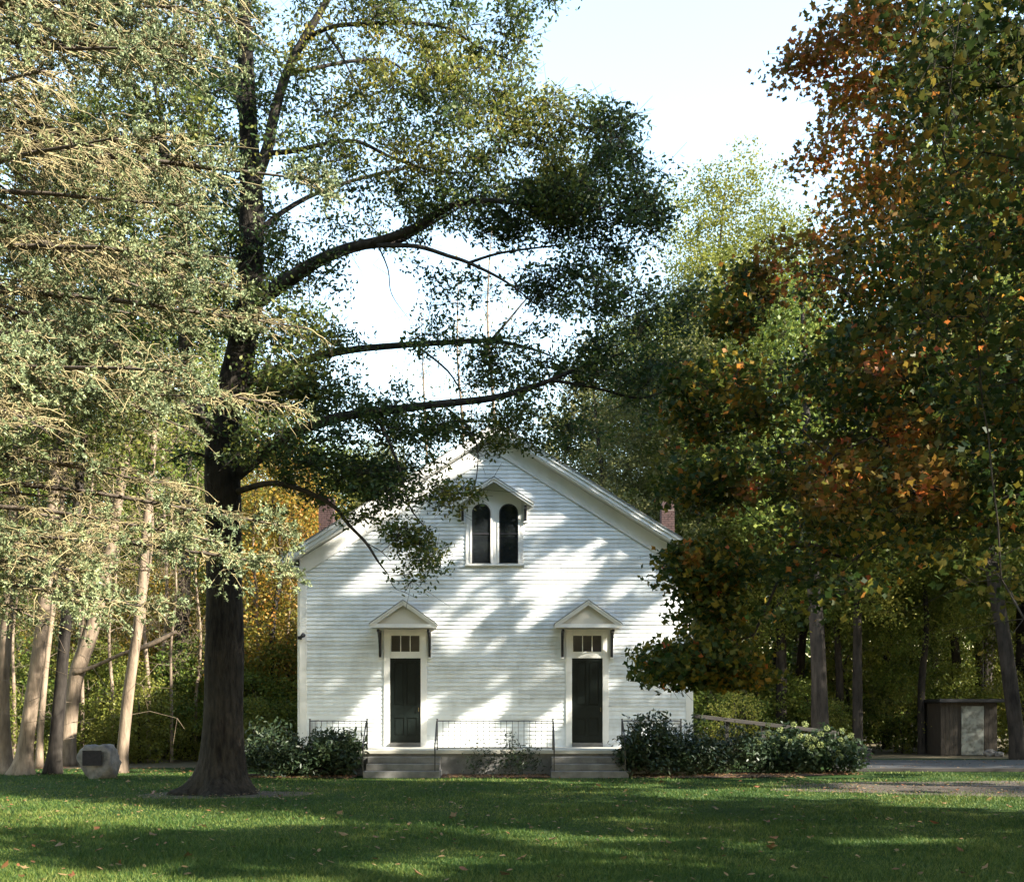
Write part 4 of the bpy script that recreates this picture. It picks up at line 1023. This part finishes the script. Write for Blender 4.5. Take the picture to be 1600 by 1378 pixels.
# left wood: the sunlit leaning trunks, each as it stands
def px_trunk(pts, Y0):                          # pixels + radius in pixels -> local trunk rows
    b = W(pts[0][0], pts[0][1], Y0); b[2] = 0; s = Y0 / F
    rows = []
    for i, (px, py, r) in enumerate(pts):
        q = W(px, py, Y0) - b; rows.append((q[0], q[1], q[2], r * s))
    rows[0] = (rows[0][0], rows[0][1], -.05, rows[0][3])
    last = np.array(rows[-1]); prev = np.array(rows[-2]); d = (last - prev)[:3] / max(.1, np.linalg.norm((last - prev)[:3]))
    for k, f in ((1, .85), (2, .6), (3, .35), (4, .12)):
        q = last[:3] + d * 2.2 * k; rows.append((q[0], q[1], q[2], last[3] * f))
    return rows, tuple(b)
LEFT = [
 ([(8,1208,26),(6,1180,14),(4,1100,10.5),(8,1000,9),(14,930,8),(20,820,7.5)], 30.0, 'palebark', 'pale trunk at the very edge of the picture with crooked scarred bark'),
 ([(34,1210,24),(38,1185,14),(46,1120,11),(58,1030,10),(68,950,9.5),(78,840,9)], 29.5, 'palebark', 'leaning pale brown trunk with a flared base nearest the picture edge trunk'),
 ([(61,1196,7),(63,1150,5),(70,1060,4.5),(78,990,4),(86,920,4),(96,800,3.5)], 33.0, 'palebark', 'slim pale sapling trunk between two thicker leaning trunks'),
 ([(82,1207,17),(86,1170,10.5),(93,1090,9.5),(101,1000,8.5),(108,930,8),(118,820,7)], 29.8, 'greybark', 'straight greyish trunk just before the bright forked tree'),
 ([(104,1191,17),(107,1150,12),(114,1090,11),(122,1045,12),(138,1000,11),(152,950,9.5),(164,900,9),(178,820,8)], 34.5, 'palebark', 'brightly sunlit forked tree leaning over behind the boulder'),
 ([(188,1204,15),(192,1170,9),(200,1090,8.5),(210,1020,8),(218,960,7.5),(226,860,7)], 30.5, 'palebark', 'smooth leaning trunk standing just behind the plaque boulder'),
 ([(282,1165,15),(284,1130,11),(286,1070,11),(283,1010,10),(287,950,9.5),(290,850,8)], 42.0, 'greybark', 'gnarled burl covered trunk between the boulder and the big oak'),
]
for i, (pts, Y0, bm_, lab) in enumerate(LEFT):
    rows, b_ = px_trunk(pts, Y0)
    top = rows[-1][2]
    t_ = make_tree('woodland_tree', 100 + i, top + 3.5, top - 7.0, 3.2, 110, 80, .13, DIA_T, ['bggreen', 'bgolive', 'bggreen', 'bgolive', 'bgyellow', 'bggreen', 'bgolive'][i], bm_, lab, trunk=rows, loc=b_, group='sunlit trees behind the boulder', stubs=14, r0=.009)
# fork of the bright tree and its fallen white limb
o = [x for x in bpy.data.objects if x.get('label') == LEFT[4][3]][0]; b_ = np.array(o.location)
mb, _ = bark_tube([(*(W(px, py, 34.5) - b_), r * 34.5 / F) for px, py, r in ((118,1060,9),(128,1010,7),(133,960,6),(136,900,6),(140,820,5))], 9, 4, .06); mb.build('fork', M['palebark'], o, smooth=True)
mb, _ = bark_tube([(*(W(px, py, 34.3) - b_), r * 34.5 / F) for px, py, r in ((116,1052,4),(150,1040,3),(190,1022,3),(225,1011,4),(250,1000,4),(276,986,2.5))], 8, 4, .08); mb.build('limb', M['palebark'], o, smooth=True)

# prototypes for the woods, then copies
kinds = {
 'green': make_tree('woodland_tree', 201, 19, 5.5, 4.2, 300, 95, .15, DIA_T, 'bggreen', 'greybark', 'green leafy woodland tree standing in the wood behind the church', .20, stubs=16, sig=(.46, .46, .3), hard=True, loc=(W(980, 1100, 52)[0], 52, 0), group='green trees of the wood'),
 'tall': make_tree('woodland_tree', 202, 27, 8, 4.4, 620, 80, .15, DIA_T, 'bgyellow', 'greybark', 'tallest yellow green tree rising above the others against the white sky', .26, (.46, .46, .34), shape=([0, .25, .6, .85, 1], [.45, .85, 1, .95, .45]), hard=True, loc=(W(1130, 1100, 50)[0], 50, 0)),
 'gold': make_tree('woodland_tree', 203, 12, 2.2, 3.4, 230, 85, .13, DIA_T, 'bgorange', 'greybark', 'orange and yellow tree glowing between the oak trunk and the church', .15, (.5, .5, .36), loc=(W(430, 1100, 40)[0], 40, 0)),
 'olive': make_tree('woodland_tree', 204, 18, 5, 3.8, 250, 80, .14, DIA_T, 'bgolive', 'greybark', 'olive brown thinning tree behind the church roof', .2, (.45, .45, .3), hard=True, loc=(W(930, 1100, 47)[0], 47, 0), group='olive trees behind the church'),
 'bare': make_tree('woodland_tree', 205, 21, 6, 2.4, 110, 5, .14, DIA_T, 'bgolive', 'palebark', 'slender nearly bare tree showing thin trunk and twigs against the sky', .12, (.5, .5, .5), loc=(W(712, 1100, 46)[0], 46, 0), group='bare slender trees behind the gable', r0=.008),
 'brush': make_tree('understorey_bush', 206, 4.2, .3, 2.3, 150, 60, .125, DIA_T, 'bggreen', 'greybark', 'low green understorey bush at the foot of the wood', .06, (.24, .24, .18), loc=(-15, 40, 0), group='understorey bushes of the wood', step=.5),
}
kinds['brush2'] = make_tree('understorey_bush', 207, 3.4, .15, 1.8, 70, 46, .11, DIA_T, 'bgyellow', 'greybark', 'wispy yellow green sapling bush at the sunny wood edge', .04, (.2, .2, .17), loc=(-12.5, 36.5, 0), group='yellow green bushes at the wood edge', step=.4)
kinds['brush2']['category'] = 'bush'
kinds['brush']['category'] = 'bush'
rg = np.random.default_rng(77)
def put(kind, px, Y, sc=1.0, label=None, group=None, X=None, sz=None):
    x = W(px, 0, Y)[0] if X is None else X
    return copy_tree(kinds[kind], (x, Y, 0), rg.uniform(0, 6.28), sc * rg.uniform(.9, 1.1), label, group, sc * rg.uniform(.75, 1.2) if 'brush' in kind else sz)
# behind the church and right of it
for px, Y, sc in ((1080, 44, .95), (880, 56, 1.0), (1010, 58, .9), (610, 50, .85), (700, 58, .8), (1180, 48, .9)): put('olive', px, Y, sc)
for px, Y, sc in ((660, 49, 1.0), (760, 47, 1.02), (735, 52, .9), (800, 50, .8)): put('bare', px, Y, sc)
put('tall', 1215, 56, 1.04, 'second yellow green tree half hidden by the maple top'); put('tall', 1075, 47, .78, 'shorter yellow green tree between the oak tips and the tallest one'); put('tall', 985, 58, .8, 'yellow green tree seen through the outer twigs of the oak'); put('tall', 1060, 60, .92, 'paler yellow green tree between the oak tips and the tallest one')
put('gold', 470, 44, .95, 'golden tree close to the church downspout corner'); put('gold', 395, 46, 1.1, 'orange topped tree mostly behind the oak trunk'); put('gold', 510, 52, .8, 'amber tree peeping over the low roof edge near the brick chimney')
for px, Y, sc in ((545, 50, .85), (655, 54, .8), (590, 60, .9)): put('tall', px, Y, sc * .62, 'yellow green tree showing over the low end of the roof', 'yellow green trees behind the low roof end')
for px, Y, sc in ((1600, 47, 1.6), (1730, 44, 1.5), (1540, 56, 1.7)): put('green', px, Y, sc, 'tall dark tree of the wood standing high behind the maple crown', 'tall trees behind the maple')
put('gold', 170, 44, .7, 'small golden tree behind the bright leaning trunks')
# left wood
for px, Y, sc in ((22, 35, .5), (56, 37, .6), (128, 37.5, .55), (150, 40, .7), (176, 38, .5), (232, 38, .6), (252, 41, .7), (306, 39, .55), (268, 37, .45), (405, 40, .6), (446, 41, .5)): put('bare', px, Y, sc, 'thin young woodland stem among the sunlit leaves at the edge of the left wood', 'young stems at the edge of the left wood')
for px, Y, sc in ((200, 42, .55), (255, 46, .7), (110, 44, .6), (330, 43, .55)): put('gold', px, Y, sc, 'small yellowing tree deep among the leaves of the left wood', 'small yellowing trees of the left wood')
for px, Y, sc in ((-60, 48, 1), (40, 54, .9), (215, 52, .9), (300, 56, 1), (360, 54, 1), (10, 58, 1.1), (100, 56, 1.1), (200, 58, 1.1), (-120, 50, 1.1), (440, 58, 1.0), (520, 62, .95), (270, 66, 1.1), (60, 68, 1.1), (350, 70, 1.1), (160, 74, 1.1), (460, 76, 1.), (-40, 74, 1.1)): put('green', px, Y, sc)
for px, Y, sc in ((-30, 36, 1), (60, 39, .9), (150, 40, 1), (240, 41, .95), (320, 40, 1), (400, 38, .9), (450, 40, 1), (110, 47, 1.4), (20, 48, 1.4), (200, 50, 1.5), (290, 48, 1.4), (370, 47, 1.4), (430, 48, 1.5), (-60, 50, 1.5), (340, 58, 1.7), (120, 60, 1.7), (230, 62, 1.7)): put('brush', px, Y, sc)
for px, Y, sc in ((15, 35, .7), (90, 36.5, .8), (140, 38, .6), (178, 36, .55), (215, 37, .8), (262, 39, .7), (305, 38, .6), (400, 36, .6), (452, 37, .7), (40, 43, 1.2), (250, 45, 1.3), (330, 44, 1.2), (130, 52, 1.5), (420, 46, 1.3), (1150, 40, .8), (1300, 43, .7), (1410, 45, .8), (1590, 44, .9)): put('brush2', px, Y, sc)
# right wood: trunks one can tell apart
for px, Y, sc in ((1125, 46, .9), (1160, 43, .8), (1250, 48, .9), (1385, 50, .9), (1495, 48, .9), (1530, 52, 1), (1620, 44, 1.0), (1660, 40, 1.0), (1180, 56, 1), (1290, 58, 1.1), (1370, 60, 1.1), (1460, 58, 1.1), (1550, 60, 1.1), (1640, 56, 1.1), (1240, 70, 1.1), (1420, 72, 1.1), (1580, 70, 1.1), (1120, 66, 1.1), (1700, 50, 1.1)): put('green', px, Y, sc)
for px, Y, sc, lab in ((1221, 44, 1.0, 'dark trunk standing behind the sloping ramp handrail'), (1312, 45, .8, 'thin dark trunk just past the thick greyish trunk'), (1340, 42, .9, 'dark slender trunk rising behind the small lidded bin'), (1440, 44, .8, 'straight dark trunk midway between the bin and the shed')):
    put('green', px, Y, sc, lab)
for px, Y, sc in ((1110, 42, 1), (1180, 46, 1.1), (1260, 44, .9), (1330, 48, 1.2), (1400, 46, 1), (1430, 52, 1.3), (1490, 46, 1), (1590, 48, 1.2), (1640, 46, 1.), (1360, 58, 1.6), (1480, 60, 1.7), (1220, 60, 1.6), (1590, 62, 1.7), (1150, 58, 1.5)): put('brush', px, Y, sc)
rows, b_ = px_trunk([(1283,1180,20),(1282,1140,14),(1280,1060,12),(1276,980,11),(1270,900,10),(1266,800,9)], 39.5)
make_tree('woodland_tree', 120, 18, 7, 3.6, 150, 50, .2, DIA_T, 'bggreen', 'greybark', 'thick greyish trunk behind the hydrangea with sun on its upper bark', trunk=rows, loc=b_)
rows, b_ = px_trunk([(1592,1186,16),(1588,1150,12),(1578,1060,11),(1566,980,10.5),(1552,900,10),(1538,800,9)], 39.0)
make_tree('woodland_tree', 121, 18, 7, 3.6, 150, 50, .2, DIA_T, 'bggreen', 'greybark', 'dark leaning trunk standing past the brown shed', trunk=rows, loc=b_)
# trees round the near lawn, outside the picture: they shade the lawn and the church as the photograph shows
kinds['shade'] = make_tree('shade_tree', 210, 25.5, 8.5, 5.4, 255, 92, .31, DIA_T, 'bggreen', 'greybark', 'very tall shade tree standing right of the driveway outside the picture', 0.35, (.29, .29, .23), loc=(21.6, 20.0, 0), group='shade trees round the lawn', shape=([0, .15, .8, 1], [.8, 1, 1, .75]), r0=.0022, hard=True)
kinds['shade2'] = make_tree('shade_tree', 211, 17, 3.5, 4.8, 120, 120, .28, DIA_T, 'bggreen', 'greybark', 'spreading shade tree standing right of the lawn outside the picture', .25, (.34, .34, .24), loc=(23, -4.5, 0), group='shade trees round the lawn', r0=.0025, hard=True)
for x, y, sc, kd in ((25, 8.9, .64, 'shade'), (30, -8, 1.15, 'shade2'), (19.5, 2.4, 1.0, 'shade2'), (16.2, -1.5, .85, 'shade2'), (27, 0.5, 1.25, 'shade2'), (22.5, 7.2, 1.0, 'shade2'),
                     (31, 30, 1.0, 'green'), (36, 36, 1.1, 'green'), (29, 27, .8, 'green'), (40, 28, 1.2, 'green'), (34, 42, 1.1, 'green'), (44, 38, 1.2, 'green'), (30, 38, .9, 'brush'), (26, 36, 1.0, 'brush'),
                     (-9, -22, 1.3, 'green'), (-3, -12, 1.4, 'green'), (5, -22, 1.4, 'green'), (9, -13, 1.3, 'green'), (-16, -14, 1.4, 'green'), (18, -18, 1.3, 'olive'), (15, -9, 1.2, 'green'),
                     (-22, -4, 1.4, 'green'), (-24, 8, 1.3, 'green'), (-22, 18, 1.1, 'green'), (-26, 28, 1.2, 'green'), (-13, -5, 1.3, 'green'), (-7, -6, 1.2, 'olive'), (3, -6, 1.3, 'green'), (-30, -16, 1.4, 'green'), (14, -28, 1.5, 'green'), (0, -32, 1.5, 'green'), (-34, 16, 1.4, 'green'), (-18, 3, 1.3, 'green'), (-12, -30, 1.5, 'green'),
                     (50, 6, 1.45, 'green'), (55, -3, 1.5, 'green'), (47, -8, 1.4, 'green'), (59, 13, 1.5, 'green'), (52, 20, 1.4, 'green'), (40, -14, 1.4, 'green'), (32, -20, 1.4, 'green'), (24, -26, 1.4, 'green'), (64, 4, 1.5, 'green'), (46, 14, 1.25, 'olive'), (60, -12, 1.5, 'green')):
    o = copy_tree(kinds[kd], (x, y, 0), rg.uniform(0, 6.28), sc, 'shade tree standing round the near lawn outside the picture', 'shade trees round the lawn')

# far wood that closes the view
def far_wood():
    rng = np.random.default_rng(55); n = 42000
    a = rng.uniform(-.62, .62, n); Y = rng.uniform(84, 100, n)
    top = 11 + 3 * np.sin(a * 21) + 2 * np.sin(a * 47 + 1); z = rng.uniform(0, 1, n) ** .9 * top
    P = np.stack([Y * np.tan(a), Y, z], 1)
    o = leaves('distant_woods', P, .8, DIA_T, M['bggreen'], None, rng, .4); tag(o, 'distant band of woodland closing the view', 'woods', None, 'stuff')
far_wood()

# ------------------------------------------------------------------ shrubs
def shrub(name, px0, px1, py_top, Y, lab, lmat, T, leaf, ncl, per, seed, cat='shrub', dy=.7, sig=.13, r0=.004, sparse=False, group=None):
    rng = np.random.default_rng(seed)
    x0, x1 = px_at(px0, Y), px_at(px1, Y); zt = EYE + (HZ - py_top) * Y / F; cx_ = (x0 + x1) / 2; rx = (x1 - x0) / 2
    root = empty(name, (cx_, Y, 0), lab, cat, group)
    an = rng.uniform(0, 6.283, ncl); ph = rng.uniform(0, 1, ncl); r = np.sqrt(rng.uniform(.02, 1, ncl))
    hgt = zt * np.sqrt(np.clip(1 - .72 * r ** 2.4, .05, 1)) * (.9 + .16 * np.sin(4 * an + seed)) * rng.uniform(.74, 1.16, ncl)
    z = hgt * (.10 + .88 * ph ** .6) if not sparse else hgt * (.25 + .75 * ph)
    att = np.stack([rx * r * np.cos(an), dy * r * np.sin(an), z], 1)
    st = np.array([[rng.normal() * .12 * rx, rng.normal() * .1, .0] for _ in range(6)])
    P0 = np.array([[0, 0, -.03]] + [s_ for s_ in st] + [s_ * 1.3 + np.array([0, 0, .12]) for s_ in st]); par0 = np.array([-1] + [0] * 6 + list(range(1, 7)))
    P, pa, tips, n0 = grow(P0, par0, att, rng, .2, .2, .1, .08)
    rad = np.minimum(pipe(pa, r0 * .7, 2.4), .022)
    branches('stems', P, pa, rad, M['limbbark'], root)
    LP, _ = spread_leaves(P[tips], per, (sig, sig, sig * .8), rng)
    LP[:, 2] = np.maximum(LP[:, 2], .03)
    leaves('foliage', LP, leaf, T, M[lmat], root, rng, .7)
    return root
shrub('rhododendron_bush', 376, 470, 1128, 28.6, 'dark evergreen bush close against the oak trunk', 'rhodo', LAN_T, .14, 150, 26, 301, dy=.8)
shrub('rhododendron_bush', 455, 562, 1134, 28.45, 'broad dark evergreen bush left of the steps before the short railing', 'rhodo', LAN_T, .14, 170, 26, 302, dy=.6)
shrub('rhododendron_bush', 512, 566, 1124, 28.5, 'taller bush with long pale leaves right beside the first flight of steps', 'rhodo', LAN_T, .18, 46, 20, 303, dy=.4)
shrub('small_shrub', 726, 782, 1152, 28.5, 'wispy twiggy shrub nearer the first flight of steps against the porch base', 'rhodo', LAN_T, .09, 44, 9, 304, dy=.25, sparse=True)
shrub('small_shrub', 778, 842, 1148, 28.5, 'fuller twiggy shrub against the grey porch base nearer the second flight', 'rhodo', LAN_T, .10, 60, 12, 305, dy=.25, sparse=True)
shrub('rhododendron_bush', 968, 1062, 1116, 28.5, 'tall glossy bush right beside the second flight of steps', 'rhodo', LAN_T, .16, 150, 24, 306, dy=.55)
shrub('rhododendron_bush', 1040, 1125, 1130, 28.9, 'dark low bush at the church corner under the maple', 'rhodo', LAN_T, .14, 140, 24, 307, dy=.6)
shrub('rhododendron_bush', 1100, 1200, 1136, 29.6, 'dark bush in front of the sloping ramp handrail', 'rhodo', LAN_T, .14, 140, 24, 308, dy=.6)
hyA = shrub('hydrangea_bush', 1180, 1262, 1136, 29.9, 'hydrangea bush with pale blooms under the ramp handrail', 'hydleaf', DIA_T, .15, 130, 20, 309, dy=.6)
hyB = shrub('hydrangea_bush', 1240, 1342, 1140, 30.0, 'hydrangea bush with pale blooms nearest the driveway', 'hydleaf', DIA_T, .15, 150, 20, 310, dy=.6)
def bloom_mesh():
    rng = np.random.default_rng(9); n = 90; q = rng.normal(size=(n, 3)); q /= np.linalg.norm(q, axis=1)[:, None]
    q *= np.array([.085, .085, .075]) * rng.uniform(.85, 1.08, n)[:, None]
    o = leaves('bloom', q, .045, DIA_T, M['bloom'], None, rng, .1); me = o.data; bpy.data.objects.remove(o); return me
BM = bloom_mesh()
for x, y in ((160,255),(310,315),(160,370),(625,250),(440,460),(670,415),(750,435),(815,505),(710,540),(635,495),(1090,330),(1065,440),(1195,390),(1035,605),(985,660),(1070,655),(30,440),(40,480),(480,255),(820,370),(900,300),(560,400),(350,430),(230,520)):
    px, py = 1180 + x / 8, 1100 + y / 8; Y = 29.45 + random.uniform(-.1, .15); par = hyA if px < 1252 else hyB
    bo = bpy.data.objects.new('bloom', BM); COL.objects.link(bo); bo.parent = par
    q = Vector(W(px, py, Y)) - par.location; bo.location = q; sc = random.uniform(.75, 1.1); bo.scale = (sc, sc, sc); bo.rotation_euler = (random.uniform(-.5, .5), random.uniform(-.5, .5), random.uniform(0, 6))

# ------------------------------------------------------------------ grass, fallen leaves
def grass():
    rng = np.random.default_rng(61); n = 320000
    t = rng.uniform(0, 1, n); Y = 1 / (1 / 9.6 + t * (1 / 31.5 - 1 / 9.6)); X = rng.uniform(-.53, .53, n) * Y
    keep = (np.hypot((X + 5.95) / 1.75, (Y - 22.4) / 1.15) > rng.uniform(.45, 1.1, n)) & (np.hypot((X - 11) / 5, (Y - 24.3) / 2.2) > rng.uniform(.3, 1.25, n))
    keep &= ~((Y > 27.7) & (X > -8.2) & (X < 9.6)) & ~((Y > 30.7) & (X > 9)) & (np.hypot(X + 10.65, Y - 27.9) > .45)
    X, Y = X[keep], Y[keep]; n = len(X)
    h = rng.uniform(.022, .055, n) * np.where(rng.uniform(size=n) < .05, 1.8, 1) * (1 + .45 * np.sin(X * 1.3) * np.sin(Y * 1.1)); wd = .0035 * (Y / 10) * rng.uniform(.7, 1.3, n); a = rng.uniform(0, 6.283, n); ln = rng.normal(size=(n, 2)) * .55 * h[:, None]
    p = np.stack([X, Y, np.full(n, -.002)], 1); u = np.stack([np.cos(a), np.sin(a), np.zeros(n)], 1) * wd[:, None]
    V = np.stack([p - u, p + u, p + np.concatenate([ln, h[:, None]], 1)], 1).reshape(-1, 3)
    o = link_mesh('grass', V, [np.arange(3 * n).reshape(-1, 3)], M['grass']); tag(o, 'short mown grass of the lawn', 'grass', None, 'stuff')
grass()
def curled(T, seed):
    rg_ = np.random.default_rng(seed); v, f = T; v = v.copy(); v[:, 2] = .28 * v[:, 0] ** 2 * 2 + .35 * v[:, 1] ** 2 + rg_.normal(size=len(v)) * .03; return v, f
LM = []
for i in range(5):
    v, f = curled(MAPLO_T if i < 3 else OAK_T, i)
    o = link_mesh('fallen_leaf', v * .115, f, M['deadleaf']); LM.append(o.data); bpy.data.objects.remove(o)
rgl = np.random.default_rng(88)
spots = [(973,1345),(870,1376),(1205,1320),(1340,1342),(1500,1332),(1240,1360),(1000,1365),(815,1346),(725,1362),(155,1333),(92,1325),(1430,1235),(1390,1282),(1338,1282),(1035,1320),(1045,1320),(1440,1230),(640,1252),(720,1265),(1080,1262),(1540,1360),(1412,1332),(1400,1332),(350,1262),(860,1250),(1250,1285)]
spots += [(rgl.uniform(0, 1600), 1216 + 158 * rgl.uniform() ** 1.3) for _ in range(64)]
for px, py in spots:
    Y = EYE * F / (py - HZ); o = bpy.data.objects.new('fallen_leaf', LM[int(rgl.integers(5))]); COL.objects.link(o)
    o.location = (px_at(px, Y), Y, .035); o.rotation_euler = (rgl.normal() * .35, rgl.normal() * .35, rgl.uniform(0, 6.28)); sc = rgl.uniform(.7, 1.25); o.scale = (sc, sc, sc)
    tag(o, 'curled dry fallen leaf lying on the lawn', 'leaf', 'fallen leaves on the lawn')
def litter():
    rng = np.random.default_rng(71)
    def strip(n, x0, x1, y0, y1): return np.stack([rng.uniform(x0, x1, n), rng.uniform(y0, y1, n), rng.uniform(.03, .06, n)], 1)
    P = np.concatenate([strip(700, -8, -4.1, 27.7, 28.4), strip(600, -1.8, .95, 27.85, 28.9), strip(1300, 3.1, 7.5, 27.7, 29.3), strip(500, 7, 9.4, 29.0, 30.7), strip(420, 6.5, 16, 22.3, 26.5), strip(160, -8, -4, 21, 24), strip(900, -20, -8, 28.5, 33), strip(500, 9.5, 22, 31, 38), strip(1500, -12, 12, 10, 27.5)])
    o = leaves('leaf_litter', P, .075, OAK_T, M['deadleaf'], None, rng, 2.5); tag(o, 'scattered brown leaf litter on the beds and bare soil', 'leaf litter', None, 'stuff')
litter()
